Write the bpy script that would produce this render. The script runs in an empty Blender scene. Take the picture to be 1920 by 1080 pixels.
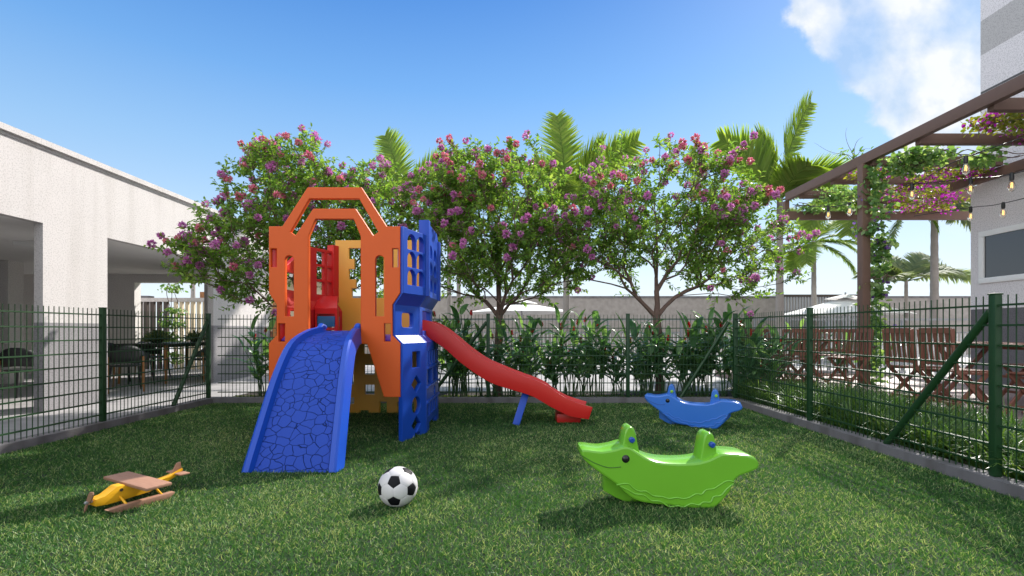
import bpy, bmesh, math, random
import numpy as np
from mathutils import Vector, Matrix, noise as mnoise

S = bpy.context.scene
COL = S.collection
F = 930.0                      # focal length in photo pixels
R = math.radians
rng = np.random.default_rng(7)
random.seed(7)


def at(px, py, D):
    """photo pixel -> world point at depth D (camera at 0,0,1 looking +Y)"""
    return Vector(((px - 960) * D / F, D, 1 + (620 - py) * D / F))


# ---------------------------------------------------------------- materials
def nodes(m):
    m.use_nodes = True
    nt = m.node_tree
    return nt, nt.nodes, nt.links, nt.nodes['Principled BSDF']


def mat(name, col, rough=0.6, var=0.0, vscale=8.0, bump=0.0, bscale=60.0, metal=0.0, spec=0.5, coat=0.0, speck=0.0, sscale=220.0):
    m = bpy.data.materials.new(name)
    nt, N, L, b = nodes(m)
    b.inputs['Roughness'].default_value = rough
    b.inputs['Metallic'].default_value = metal
    b.inputs['Specular IOR Level'].default_value = spec
    b.inputs['Coat Weight'].default_value = coat
    b.inputs['Coat Roughness'].default_value = 0.15
    c4 = (*col, 1)
    b.inputs['Base Color'].default_value = c4
    tc = N.new('ShaderNodeTexCoord')
    out = None
    if var > 0:
        n = N.new('ShaderNodeTexNoise'); n.inputs['Scale'].default_value = vscale
        n.inputs['Detail'].default_value = 5
        L.new(tc.outputs['Object'], n.inputs['Vector'])
        mx = N.new('ShaderNodeMix'); mx.data_type = 'RGBA'
        mx.inputs[6].default_value = tuple(max(0, c * (1 - var)) for c in col) + (1,)
        mx.inputs[7].default_value = tuple(min(1, c * (1 + var)) for c in col) + (1,)
        L.new(n.outputs['Fac'], mx.inputs[0])
        out = mx.outputs[2]
    if speck > 0:
        n = N.new('ShaderNodeTexNoise'); n.inputs['Scale'].default_value = sscale
        n.inputs['Detail'].default_value = 2
        L.new(tc.outputs['Object'], n.inputs['Vector'])
        rp = N.new('ShaderNodeValToRGB')
        rp.color_ramp.elements[0].position = 0.36; rp.color_ramp.elements[0].color = (1 - speck,) * 3 + (1,)
        rp.color_ramp.elements[1].position = 0.5; rp.color_ramp.elements[1].color = (1, 1, 1, 1)
        L.new(n.outputs['Fac'], rp.inputs[0])
        mx = N.new('ShaderNodeMix'); mx.data_type = 'RGBA'; mx.blend_type = 'MULTIPLY'
        mx.inputs[0].default_value = 1
        mx.inputs[6].default_value = c4
        if out: L.new(out, mx.inputs[6])
        L.new(rp.outputs[0], mx.inputs[7])
        out = mx.outputs[2]
    if out: L.new(out, b.inputs['Base Color'])
    if bump > 0:
        n = N.new('ShaderNodeTexNoise'); n.inputs['Scale'].default_value = bscale
        n.inputs['Detail'].default_value = 4
        L.new(tc.outputs['Object'], n.inputs['Vector'])
        bp = N.new('ShaderNodeBump'); bp.inputs['Strength'].default_value = bump
        bp.inputs['Distance'].default_value = 0.01
        L.new(n.outputs['Fac'], bp.inputs['Height'])
        L.new(bp.outputs[0], b.inputs['Normal'])
    return m


def leaf_mat(name, dark, mid, light, trans=0.35, rough=0.45, tcol=(1.7, 1.55, 0.7)):
    """foliage: random tint per leaf from the attribute 'tint', some light through the blade"""
    m = bpy.data.materials.new(name)
    nt, N, L, b = nodes(m)
    at_ = N.new('ShaderNodeAttribute'); at_.attribute_name = 'tint'
    rp = N.new('ShaderNodeValToRGB')
    e = rp.color_ramp.elements
    e[0].color = (*dark, 1); e[1].color = (*light, 1)
    x = e.new(0.5); x.color = (*mid, 1)
    L.new(at_.outputs['Fac'], rp.inputs[0])
    L.new(rp.outputs[0], b.inputs['Base Color'])
    b.inputs['Roughness'].default_value = rough
    b.inputs['Specular IOR Level'].default_value = 0.4
    tr = N.new('ShaderNodeBsdfTranslucent')
    mm = N.new('ShaderNodeMix'); mm.data_type = 'RGBA'; mm.blend_type = 'MULTIPLY'; mm.inputs[0].default_value = 1
    mm.inputs[7].default_value = (*tcol, 1)
    L.new(rp.outputs[0], mm.inputs[6]); L.new(mm.outputs[2], tr.inputs[0])
    mx = N.new('ShaderNodeMixShader'); mx.inputs[0].default_value = trans
    L.new(b.outputs[0], mx.inputs[1]); L.new(tr.outputs[0], mx.inputs[2])
    L.new(mx.outputs[0], N['Material Output'].inputs[0])
    return m


# ---------------------------------------------------------------- objects
def link(o, parent=None):
    COL.objects.link(o)
    if parent is not None: o.parent = parent
    return o


def tag(o, label=None, cat=None, group=None, kind=None):
    if label: o['label'] = label
    if cat: o['category'] = cat
    if group: o['group'] = group
    if kind: o['kind'] = kind
    return o


def empty(name, loc=(0, 0, 0), rz=0.0, label=None, cat=None, group=None):
    o = bpy.data.objects.new(name, None)
    o.empty_display_size = 0.1
    o.location = loc; o.rotation_euler = (0, 0, rz)
    return tag(link(o), label, cat, group)


def meshobj(name, me, m=None, parent=None, sharp=35):
    o = bpy.data.objects.new(name, me)
    if m is not None:
        me.materials.clear(); me.materials.append(m)
    if sharp == 'keep':
        me.polygons.foreach_set('use_smooth', np.ones(len(me.polygons), dtype=bool))
    elif sharp:
        me.shade_smooth(); me.set_sharp_from_angle(angle=R(sharp))
    return link(o, parent)


def copy_tree(o, parent=None):
    c = o.copy(); COL.objects.link(c); c.parent = parent
    for ch in list(o.children): copy_tree(ch, c)
    return c


class MB:
    """collects shapes into one mesh"""
    def __init__(s): s.v = []; s.f = []; s.mi = []; s.cur = 0
    def add(s, vs, fs):
        n = len(s.v); s.v += [tuple(p) for p in vs]
        s.f += [tuple(n + i for i in f) for f in fs]; s.mi += [s.cur] * len(fs)
        return s
    def box(s, x0, x1, y0, y1, z0, z1, M=None):
        vs = [Vector((x, y, z)) for z in (z0, z1) for y in (y0, y1) for x in (x0, x1)]
        if M is not None: vs = [M @ p for p in vs]
        return s.add(vs, [(0, 2, 3, 1), (4, 5, 7, 6), (0, 1, 5, 4), (2, 6, 7, 3), (0, 4, 6, 2), (1, 3, 7, 5)])
    def bar(s, a, b, w, h, up=(0, 0, 1)):
        """box beam from a to b, w across, h along up"""
        a = Vector(a); b = Vector(b); d = (b - a); L = d.length; d.normalize()
        u = Vector(up); x = d.cross(u)
        if x.length < 1e-5: x = d.cross(Vector((1, 0, 0)))
        x.normalize(); u = x.cross(d)
        vs = []
        for t in (a, b):
            for i, j in ((-1, -1), (1, -1), (1, 1), (-1, 1)):
                vs.append(t + x * (w / 2 * i) + u * (h / 2 * j))
        return s.add(vs, [(0, 3, 2, 1), (4, 5, 6, 7), (0, 1, 5, 4), (1, 2, 6, 5), (2, 3, 7, 6), (3, 0, 4, 7)])
    def tube(s, pts, rad, n=6, cap=True):
        pts = [Vector(p) for p in pts]
        if not hasattr(rad, '__len__'): rad = [rad] * len(pts)
        rings = []; prev = None
        for i, p in enumerate(pts):
            d = (pts[min(i + 1, len(pts) - 1)] - pts[max(i - 1, 0)]).normalized()
            if prev is None:
                x = d.cross(Vector((0.3, 0.2, 1)));
                if x.length < 1e-3: x = d.cross(Vector((1, 0, 0)))
            else:
                x = prev - d * prev.dot(d)
            x.normalize(); prev = x; y = d.cross(x)
            rings.append([p + (x * math.cos(6.28318 * k / n) + y * math.sin(6.28318 * k / n)) * rad[i] for k in range(n)])
        vs = [q for r in rings for q in r]; fs = []
        for i in range(len(pts) - 1):
            for k in range(n):
                a = i * n + k; b = i * n + (k + 1) % n
                fs.append((a, b, b + n, a + n))
        if cap:
            fs.append(tuple(reversed(range(n)))); m = (len(pts) - 1) * n
            fs.append(tuple(range(m, m + n)))
        return s.add(vs, fs)
    def ball(s, c, r, nu=12, nv=8, sc=(1, 1, 1)):
        c = Vector(c); vs = [c + Vector((0, 0, r * sc[2]))]; fs = []
        for j in range(1, nv):
            th = math.pi * j / nv
            for i in range(nu):
                ph = 6.28318 * i / nu
                vs.append(c + Vector((r * sc[0] * math.sin(th) * math.cos(ph), r * sc[1] * math.sin(th) * math.sin(ph), r * sc[2] * math.cos(th))))
        vs.append(c - Vector((0, 0, r * sc[2])))
        for i in range(nu): fs.append((0, 1 + i, 1 + (i + 1) % nu))
        for j in range(nv - 2):
            for i in range(nu):
                a = 1 + j * nu + i; b = 1 + j * nu + (i + 1) % nu
                fs.append((a, a + nu, b + nu, b))
        m = 1 + (nv - 2) * nu; e = len(vs) - 1
        for i in range(nu): fs.append((m + i, e, m + (i + 1) % nu))
        return s.add(vs, fs)
    def lathe(s, prof, c=(0, 0, 0), n=16):
        c = Vector(c); vs = []; fs = []
        for r, z in prof:
            for k in range(n): vs.append(c + Vector((r * math.cos(6.28318 * k / n), r * math.sin(6.28318 * k / n), z)))
        for i in range(len(prof) - 1):
            for k in range(n):
                a = i * n + k; b = i * n + (k + 1) % n
                fs.append((a, b, b + n, a + n))
        fs.append(tuple(reversed(range(n)))); m = (len(prof) - 1) * n; fs.append(tuple(range(m, m + n)))
        return s.add(vs, fs)
    def mesh(s, name):
        me = bpy.data.meshes.new(name); me.from_pydata(s.v, [], s.f); me.update()
        return me
    def build(s, name, m=None, parent=None, sharp=35, bevel=0.0, seg=2):
        me = s.mesh(name)
        if bevel > 0:
            bm = bmesh.new(); bm.from_mesh(me)
            bmesh.ops.recalc_face_normals(bm, faces=bm.faces)
            es = [e for e in bm.edges if len(e.link_faces) == 2 and e.calc_face_angle(0) > 0.5]
            bmesh.ops.bevel(bm, geom=es, offset=bevel, segments=seg, profile=0.6, affect='EDGES', clamp_overlap=True)
            bm.to_mesh(me); bm.free()
        return meshobj(name, me, m, parent, sharp)


def arrays_mesh(name, V, Fc, tint=None):
    """fast mesh from numpy arrays; Fc is (M,k)"""
    me = bpy.data.meshes.new(name)
    V = np.ascontiguousarray(V, dtype=np.float32); Fc = np.ascontiguousarray(Fc, dtype=np.int32)
    me.vertices.add(len(V)); me.vertices.foreach_set('co', V.ravel())
    k = Fc.shape[1]
    me.loops.add(Fc.size); me.loops.foreach_set('vertex_index', Fc.ravel())
    me.polygons.add(len(Fc)); me.polygons.foreach_set('loop_start', np.arange(0, Fc.size, k, dtype=np.int32))
    if tint is not None:
        a = me.attributes.new('tint', 'FLOAT', 'POINT'); a.data.foreach_set('value', np.ascontiguousarray(tint, dtype=np.float32))
    me.update(calc_edges=True); me.validate()
    return me


LEAF_T = np.array([[0, 0, 0], [.3, .5, .10], [.7, .40, .08], [1, 0, -.08], [.7, -.40, .08], [.3, -.5, .10]])
LEAF_F = np.array([[0, 1, 2, 3], [0, 3, 4, 5]])
ROUND_T = np.array([[0, 0, 0], [.25, .5, .06], [.65, .5, .05], [1, 0, -.1], [.65, -.5, .05], [.25, -.5, .06]])
STRAP_T = np.array([[0, .5, 0], [0, -.5, 0], [.4, .5, 0], [.4, -.5, 0], [1, .06, 0], [1, -.06, 0]])
STRAP_F = np.array([[0, 1, 3, 2], [2, 3, 5, 4]])


def unit(a): return a / np.maximum(np.linalg.norm(a, axis=-1, keepdims=True), 1e-9)


def scatter(P, Dr, Up, Ln, Wd, T=LEAF_T, Fc=LEAF_F, tint=None):
    """one template instance per row: along Dr, face toward Up"""
    P = np.asarray(P, float); Dr = unit(np.asarray(Dr, float)); n = len(P)
    sd = unit(np.cross(Dr, Up)); nn = np.cross(sd, Dr)
    Ln = np.broadcast_to(Ln, (n,)); Wd = np.broadcast_to(Wd, (n,))
    V = P[:, None, :] + (Dr * Ln[:, None])[:, None, :] * T[None, :, 0:1] + (sd * Wd[:, None])[:, None, :] * T[None, :, 1:2] + (nn * Ln[:, None])[:, None, :] * T[None, :, 2:3]
    k = len(T)
    FF = (np.arange(n)[:, None, None] * k + Fc[None]).reshape(-1, Fc.shape[1])
    if tint is None: tint = rng.random(n)
    return V.reshape(-1, 3), FF, np.repeat(tint, k)


def rdir(n, zlo=-1.0, zhi=1.0):
    z = rng.uniform(zlo, zhi, n); a = rng.uniform(0, 2 * np.pi, n); r = np.sqrt(np.maximum(0, 1 - z * z))
    return np.stack([r * np.cos(a), r * np.sin(a), z], 1)


def plate(name, outer, holes=(), t=0.05, bevel=0.004, cuts=(), warp=None, ang=32):
    """flat board from an outline with holes (u,v), thickness t along w; warp maps (u,v,w)->(x,y,z)"""
    cu = bpy.data.curves.new('tmp', 'CURVE'); cu.dimensions = '2D'; cu.fill_mode = 'BOTH'
    for poly in [outer] + list(holes):
        sp = cu.splines.new('POLY'); sp.points.add(len(poly) - 1)
        for p, q in zip(sp.points, poly): p.co = (q[0], q[1], 0, 1)
        sp.use_cyclic_u = True
    cu.extrude = max(t / 2 - bevel, 0.0005); cu.bevel_depth = bevel; cu.bevel_resolution = 1; cu.offset = -bevel
    o = bpy.data.objects.new('tmp', cu); COL.objects.link(o)
    dg = bpy.context.evaluated_depsgraph_get()
    me = bpy.data.meshes.new_from_object(o.evaluated_get(dg))
    bpy.data.objects.remove(o); bpy.data.curves.remove(cu)
    me.name = name
    bm = bmesh.new(); bm.from_mesh(me)
    bmesh.ops.remove_doubles(bm, verts=bm.verts, dist=1e-5)
    for co, no in cuts:
        bmesh.ops.bisect_plane(bm, geom=bm.verts[:] + bm.edges[:] + bm.faces[:], plane_co=co, plane_no=no)
    bm.normal_update()
    cap = {f for f in bm.faces if abs(f.normal.z) > .999}
    rim = [e for e in bm.edges if sum(f in cap for f in e.link_faces) == 1]
    if warp:
        for v in bm.verts: v.co = Vector(warp(*v.co))
    bmesh.ops.recalc_face_normals(bm, faces=bm.faces)
    bm.normal_update()
    for e in bm.edges:          # flat faces stay flat, only the rounded rim is smooth
        if len(e.link_faces) == 2 and e.calc_face_angle(0) > R(ang): e.smooth = False
    for e in bm.edges:
        if len(e.link_faces) == 2 and all(f in cap for f in e.link_faces) and e.calc_face_angle(0) > R(8): e.smooth = False
    for e in rim: e.smooth = False
    bm.to_mesh(me); bm.free(); me.update()
    return me


def rect(x0, x1, y0, y1): return [(x0, y0), (x1, y0), (x1, y1), (x0, y1)]
def circ(cx, cy, r, n=20, ry=None): return [(cx + r * math.cos(6.28318 * i / n), cy + (ry or r) * math.sin(6.28318 * i / n)) for i in range(n)]
def diam(cx, cy, r): return [(cx - r, cy), (cx, cy - r), (cx + r, cy), (cx, cy + r)]
def archw(x0, x1, y0, y1, n=8):
    r = (x1 - x0) / 2; c = (x0 + x1) / 2
    return [(x0, y0), (x1, y0)] + [(c + r * math.cos(math.pi * i / n), y1 - r + r * math.sin(math.pi * i / n)) for i in range(n + 1)]
def rrect(x0, x1, y0, y1, r, n=4):
    out = []
    for cx, cy, a0 in ((x1 - r, y0 + r, -90), (x1 - r, y1 - r, 0), (x0 + r, y1 - r, 90), (x0 + r, y0 + r, 180)):
        for i in range(n + 1):
            a = R(a0 + 90 * i / n); out.append((cx + r * math.cos(a), cy + r * math.sin(a)))
    return out
def smooth(pts, n=4, closed=False):
    """Catmull-Rom through points"""
    P = [Vector(p) for p in pts]; out = []; m = len(P)
    rngi = range(m if closed else m - 1)
    for i in rngi:
        p0 = P[(i - 1) % m] if closed or i > 0 else P[i]; p1 = P[i]; p2 = P[(i + 1) % m]
        p3 = P[(i + 2) % m] if closed or i + 2 < m else p2
        for k in range(n):
            t = k / n
            out.append(0.5 * ((2 * p1) + (p2 - p0) * t + (2 * p0 - 5 * p1 + 4 * p2 - p3) * t * t + (3 * p1 - p0 - 3 * p2 + p3) * t ** 3))
    if not closed: out.append(P[-1])
    return out
# ================================================================ camera, light, sky
cam = bpy.data.cameras.new('camera'); co = bpy.data.objects.new('camera', cam); link(co)
co.location = (0, 0, 1); co.rotation_euler = (R(90), 0, 0)
cam.sensor_width = 36; cam.lens = 36 * F / 1920; cam.shift_y = 80 / 1920; cam.clip_start = 0.05; cam.clip_end = 3000
S.camera = co
SAZ, SEL = R(39), R(38)
sdir = Vector((math.sin(SAZ) * math.cos(SEL), math.cos(SAZ) * math.cos(SEL), math.sin(SEL)))
sun = bpy.data.lights.new('sun', 'SUN'); sun.energy = 3.8; sun.angle = R(1.0); sun.color = (1, .95, .88)
so = bpy.data.objects.new('sun', sun); link(so); so.rotation_euler = (-sdir).to_track_quat('-Z', 'Y').to_euler()

EXPO = 0.9; SKYK = .15 * 2 ** EXPO      # sky radiance to display value
W = bpy.data.worlds.new('World'); S.world = W; W.use_nodes = True
nt = W.node_tree; N = nt.nodes; L = nt.links
bg = N['Background']; bg.inputs[1].default_value = 0.15
sky = N.new('ShaderNodeTexSky'); sky.sky_type = 'NISHITA'; sky.sun_disc = False
sky.sun_elevation = SEL; sky.sun_rotation = SAZ; sky.air_density = 1.0; sky.dust_density = 0.3; sky.ozone_density = 3.0
tc = N.new('ShaderNodeTexCoord'); sx = N.new('ShaderNodeSeparateXYZ'); L.new(tc.outputs['Generated'], sx.inputs[0])


def vm(op, a, b=None, c=None):
    n = N.new('ShaderNodeMath'); n.operation = op
    for i, q in enumerate((a, b, c)):
        if q is None: continue
        if isinstance(q, (int, float)): n.inputs[i].default_value = q
        else: L.new(q, n.inputs[i])
    return n.outputs[0]


yy = vm('MAXIMUM', sx.outputs[1], 0.02)
u = vm('DIVIDE', sx.outputs[0], yy); v = vm('DIVIDE', sx.outputs[2], yy)
cmb = N.new('ShaderNodeCombineXYZ'); L.new(u, cmb.inputs[0]); L.new(v, cmb.inputs[1])


def wnoise(scale, detail, off, rough=0.6):
    mp = N.new('ShaderNodeMapping'); mp.inputs['Location'].default_value = off
    L.new(cmb.outputs[0], mp.inputs[0])
    n = N.new('ShaderNodeTexNoise'); n.inputs['Scale'].default_value = scale; n.inputs['Detail'].default_value = detail
    n.inputs['Roughness'].default_value = rough
    L.new(mp.outputs[0], n.inputs['Vector']); return n.outputs['Fac']


n1 = wnoise(5.0, 9, (3.1, 1.7, 0), .58); n2 = wnoise(10.0, 7, (0.3, 5.2, 0), .55); n3 = wnoise(4.5, 6, (7.7, 2.2, 0), .5)
edge = vm('ADD', vm('MULTIPLY', vm('SUBTRACT', 0.6, v), 0.62), 0.575)
d = vm('SUBTRACT', u, edge)
d = vm('ADD', vm('MULTIPLY', d, 6.5), vm('MULTIPLY', vm('SUBTRACT', n1, 0.5), 2.2))
mask = N.new('ShaderNodeMapRange'); mask.interpolation_type = 'SMOOTHSTEP'
L.new(d, mask.inputs[0]); mask.inputs[1].default_value = 0.08; mask.inputs[2].default_value = 0.36
fade = N.new('ShaderNodeMapRange'); fade.interpolation_type = 'SMOOTHSTEP'
L.new(v, fade.inputs[0]); fade.inputs[1].default_value = 0.15; fade.inputs[2].default_value = 0.38
cw = N.new('ShaderNodeMapRange'); L.new(n3, cw.inputs[0]); cw.inputs[1].default_value = .38; cw.inputs[2].default_value = .6; cw.inputs[3].default_value = .55; cw.inputs[4].default_value = .96
cm = vm('MULTIPLY', vm('MULTIPLY', mask.outputs[0], fade.outputs[0]), cw.outputs[0])
cr = N.new('ShaderNodeMapRange'); L.new(vm('ADD', vm('MULTIPLY', n2, 0.6), vm('MULTIPLY', n3, 0.6)), cr.inputs[0])
cr.inputs[1].default_value = 0.46; cr.inputs[2].default_value = 0.68
ccol = N.new('ShaderNodeMix'); ccol.data_type = 'RGBA'; L.new(cr.outputs[0], ccol.inputs[0])
ccol.inputs[6].default_value = tuple(c / SKYK for c in (.50, .66, .86)) + (1,); ccol.inputs[7].default_value = tuple(c / SKYK for c in (1.0, 1.02, 1.04)) + (1,)
# the air near the horizon is milky
hz = N.new('ShaderNodeMapRange'); hz.interpolation_type = 'SMOOTHSTEP'; L.new(sx.outputs[2], hz.inputs[0])
hz.inputs[1].default_value = 0.30; hz.inputs[2].default_value = -0.02; hz.inputs[3].default_value = 0; hz.inputs[4].default_value = 0.8
hmix = N.new('ShaderNodeMix'); hmix.data_type = 'RGBA'; L.new(hz.outputs[0], hmix.inputs[0])
hs = N.new('ShaderNodeHueSaturation'); hs.inputs['Saturation'].default_value = 1.12; hs.inputs['Value'].default_value = 1.0
L.new(sky.outputs[0], hs.inputs['Color'])
L.new(hs.outputs[0], hmix.inputs[6]); hmix.inputs[7].default_value = (5.0, 5.7, 6.3, 1)
el = N.new('ShaderNodeValToRGB'); L.new(sx.outputs[2], el.inputs[0])
ee = el.color_ramp.elements; K_ = 1 / SKYK
for i_, (p_, c_) in enumerate(((0.0, (.84, .90, .95)), (.10, (.72, .83, .93)), (.20, (.50, .70, .91)), (.31, (.34, .585, .89)), (.43, (.17, .42, .84)), (.56, (.060, .25, .70)), (1.0, (.022, .13, .50)))):
    e_ = ee[i_] if i_ < 2 else ee.new(p_)
    e_.position = p_; e_.color = tuple(c * K_ for c in c_) + (1,)
smix = N.new('ShaderNodeMix'); smix.data_type = 'RGBA'; smix.inputs[0].default_value = .82
L.new(hmix.outputs[2], smix.inputs[6]); L.new(el.outputs[0], smix.inputs[7])
wm = N.new('ShaderNodeMix'); wm.data_type = 'RGBA'; L.new(cm, wm.inputs[0]); # added fill light: bright invented cloud overhead and behind the camera, out of view
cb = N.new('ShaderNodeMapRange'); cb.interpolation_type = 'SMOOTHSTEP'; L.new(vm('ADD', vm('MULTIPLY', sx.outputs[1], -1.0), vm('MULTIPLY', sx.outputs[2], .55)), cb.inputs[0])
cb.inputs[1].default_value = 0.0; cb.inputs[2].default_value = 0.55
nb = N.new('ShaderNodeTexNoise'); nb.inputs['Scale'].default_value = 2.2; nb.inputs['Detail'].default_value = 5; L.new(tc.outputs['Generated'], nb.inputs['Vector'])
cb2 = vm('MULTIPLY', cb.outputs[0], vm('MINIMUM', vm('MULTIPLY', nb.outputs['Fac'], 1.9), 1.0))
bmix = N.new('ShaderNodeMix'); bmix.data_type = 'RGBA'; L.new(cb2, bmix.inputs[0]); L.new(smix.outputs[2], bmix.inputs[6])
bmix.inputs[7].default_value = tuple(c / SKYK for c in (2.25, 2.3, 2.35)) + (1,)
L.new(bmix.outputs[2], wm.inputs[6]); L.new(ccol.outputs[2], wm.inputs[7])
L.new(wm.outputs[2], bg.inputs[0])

S.view_settings.view_transform = 'Standard'; S.view_settings.look = 'None'; S.view_settings.gamma = 1; S.view_settings.exposure = EXPO
S.cycles.max_bounces = 8; S.cycles.diffuse_bounces = 3; S.cycles.transmission_bounces = 4; S.cycles.transparent_max_bounces = 8
S.cycles.use_denoising = True
try: S.cycles.denoiser = 'OPENIMAGEDENOISE'
except Exception: pass
S.cycles.sample_clamp_indirect = 6

# ================================================================ materials
M = {}
M['stucco'] = mat('stucco_white', (.60, .57, .56), .9, .05, 3, .35, 160, speck=.22, sscale=60)
def streak(m, amt):
    nt, N, L, b = nodes(m); src = b.inputs['Base Color'].links[0].from_socket
    tc = N.new('ShaderNodeTexCoord'); mp = N.new('ShaderNodeMapping'); mp.inputs['Scale'].default_value = (5, 5, .35)
    n = N.new('ShaderNodeTexNoise'); n.inputs['Scale'].default_value = 1; n.inputs['Detail'].default_value = 6
    L.new(tc.outputs['Object'], mp.inputs[0]); L.new(mp.outputs[0], n.inputs['Vector'])
    r = N.new('ShaderNodeValToRGB'); r.color_ramp.elements[0].position = .3; r.color_ramp.elements[0].color = (1 - amt, 1 - amt * 1.05, 1 - amt * 1.15, 1); r.color_ramp.elements[1].position = .52
    L.new(n.outputs['Fac'], r.inputs[0])
    mx = N.new('ShaderNodeMix'); mx.data_type = 'RGBA'; mx.blend_type = 'MULTIPLY'; mx.inputs[0].default_value = 1
    L.new(src, mx.inputs[6]); L.new(r.outputs[0], mx.inputs[7]); L.new(mx.outputs[2], b.inputs['Base Color'])
streak(M['stucco'], .10)
M['stucco_grey'] = mat('stucco_grey', (.26, .25, .26), .9, .06, 3, .35, 160, speck=.3, sscale=60)
M['ceiling'] = mat('ceiling', (.82, .80, .78), .9, .03)
M['stucco_in'] = mat('interior_render', (.76, .73, .71), .9, .05, 3, .3, 160, speck=.2, sscale=60)
M['concrete'] = mat('kerb_concrete', (.17, .165, .175), .85, .18, 9, .25, 120)
streak(M['concrete'], .35)
M['paving'] = mat('paving', (.5, .48, .47), .7, .08, 2, .1, 90)
M['soil'] = mat('soil', (.035, .027, .02), .95, .4, 12, .8, 60)
M['turf'] = mat('turf', (.010, .024, .007), .95, .3, 20, .5, 200)
M['fence'] = mat('fence_green', (.009, .048, .013), .5, .15, 12)
M['orange'] = mat('orange_plastic', (.68, .105, .012), .42, .05, 5, .05, 220, spec=.3)
M['blue'] = mat('blue_plastic', (.008, .072, .50), .40, .06, 5, .05, 220, spec=.4)
M['red'] = mat('red_plastic', (.60, .02, .018), .34, .06, 5, .05, 220)
M['yellow'] = mat('yellow_plastic', (.78, .40, .045), .38, .05, 5, .05, 220)
M['purple'] = mat('purple_plastic', (.13, .03, .42), .4)
M['teal'] = mat('teal_plastic', (.01, .17, .33), .4)
M['green_pl'] = mat('green_plastic', (.16, .45, .03), .24, .06, 5, .06, 260, coat=.3)
M['blue_pl'] = mat('blue_seesaw_plastic', (.03, .16, .62), .28, .06, 5, .06, 260, coat=.2)
M['black_pl'] = mat('black_plastic', (.012, .012, .014), .18)
M['peg_green'] = mat('peg_green', (.22, .5, .03), .35)
M['peg_blue'] = mat('peg_blue', (.012, .06, .36), .25)
M['ball_w'] = mat('ball_white', (.62, .60, .62), .5, .10, 9)
M['ball_b'] = mat('ball_black', (.006, .006, .009), .6, spec=.2)
M['ball_seam'] = mat('ball_seam', (.25, .25, .27), .6)
M['toy_y'] = mat('toy_yellow_paint', (.78, .40, .012), .4, .06, 14)
M['steel'] = mat('brown_steel', (.15, .088, .064), .6, .1, 10, .15, 240)
M['bark'] = mat('bark', (.15, .095, .078), .9, .45, 14, .9, 45)
M['palm_bark'] = mat('palm_bark', (.30, .27, .25), .9, .25, 6, .5, 40)
M['stem'] = mat('green_stem', (.035, .09, .02), .5, .2)
M['chair_blk'] = mat('chair_black', (.02, .021, .023), .5, .1)
M['white'] = mat('white_paint', (.78, .78, .77), .5, .03)
M['white_cloth'] = mat('white_canvas', (.82, .81, .79), .85, .02)
M['grey_metal'] = mat('grey_metal', (.32, .33, .35), .45, metal=.3)
M['dark_slat'] = mat('dark_slat', (.05, .036, .03), .6, .2)
M['cream'] = mat('cream_wall', (.68, .58, .42), .9, .04)
M['socket'] = mat('lamp_socket', (.015, .015, .015), .5)
M['cushion'] = mat('dark_table', (.035, .03, .028), .4, .2)
M['pot'] = mat('dark_pot', (.03, .025, .022), .6)


def wood(name, c1, c2, rough=.5, scale=(3, 40, 40)):
    m = bpy.data.materials.new(name); nt, N, L, b = nodes(m)
    tc = N.new('ShaderNodeTexCoord'); mp = N.new('ShaderNodeMapping'); mp.inputs['Scale'].default_value = scale
    n = N.new('ShaderNodeTexNoise'); n.inputs['Scale'].default_value = 1.5; n.inputs['Detail'].default_value = 6
    L.new(tc.outputs['Object'], mp.inputs[0]); L.new(mp.outputs[0], n.inputs['Vector'])
    mx = N.new('ShaderNodeMix'); mx.data_type = 'RGBA'; mx.inputs[6].default_value = (*c1, 1); mx.inputs[7].default_value = (*c2, 1)
    L.new(n.outputs['Fac'], mx.inputs[0]); L.new(mx.outputs[2], b.inputs['Base Color'])
    b.inputs['Roughness'].default_value = rough
    return m


M['wood_red'] = wood('red_brown_wood', (.15, .052, .036), (.25, .105, .07), .55)
M['wood_leg'] = wood('oak_leg', (.25, .10, .03), (.36, .16, .05), .5)
M['wood_toy'] = wood('toy_walnut', (.26, .13, .085), (.42, .235, .155), .6, (60, 6, 60))
M['glass'] = mat('window_glass', (.035, .038, .045), .06, spec=.9)
# tower walls: painted bands by height
m = bpy.data.materials.new('tower_paint'); nt2, N2, L2, b2 = nodes(m)
g = N2.new('ShaderNodeNewGeometry'); sp = N2.new('ShaderNodeSeparateXYZ'); L2.new(g.outputs['Position'], sp.inputs[0])
mr = N2.new('ShaderNodeMapRange'); L2.new(sp.outputs[2], mr.inputs[0]); mr.inputs[1].default_value = 0; mr.inputs[2].default_value = 10
rp = N2.new('ShaderNodeValToRGB'); rp.color_ramp.interpolation = 'CONSTANT'
LT, DK, MID, LN = (.70, .67, .68, 1), (.135, .127, .14, 1), (.45, .435, .43, 1), (.10, .10, .10, 1)
stops = [(0, DK), (.133, LT), (.5035, LN), (.505, LT), (.567, MID), (.628, LT), (.6465, LN), (.648, LT), (.72, MID), (.78, LT)]
rp.color_ramp.elements[0].color = DK
rp.color_ramp.elements[1].position = .133; rp.color_ramp.elements[1].color = LT
for p, c in stops[2:]:
    e = rp.color_ramp.elements.new(p); e.color = c
L2.new(mr.outputs[0], rp.inputs[0])
tcx = N2.new('ShaderNodeTexCoord'); nn = N2.new('ShaderNodeTexNoise'); nn.inputs['Scale'].default_value = 60; nn.inputs['Detail'].default_value = 2
L2.new(tcx.outputs['Object'], nn.inputs['Vector'])
r3 = N2.new('ShaderNodeValToRGB'); r3.color_ramp.elements[0].position = .36; r3.color_ramp.elements[0].color = (.72,) * 3 + (1,); r3.color_ramp.elements[1].position = .52
L2.new(nn.outputs['Fac'], r3.inputs[0])
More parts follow.
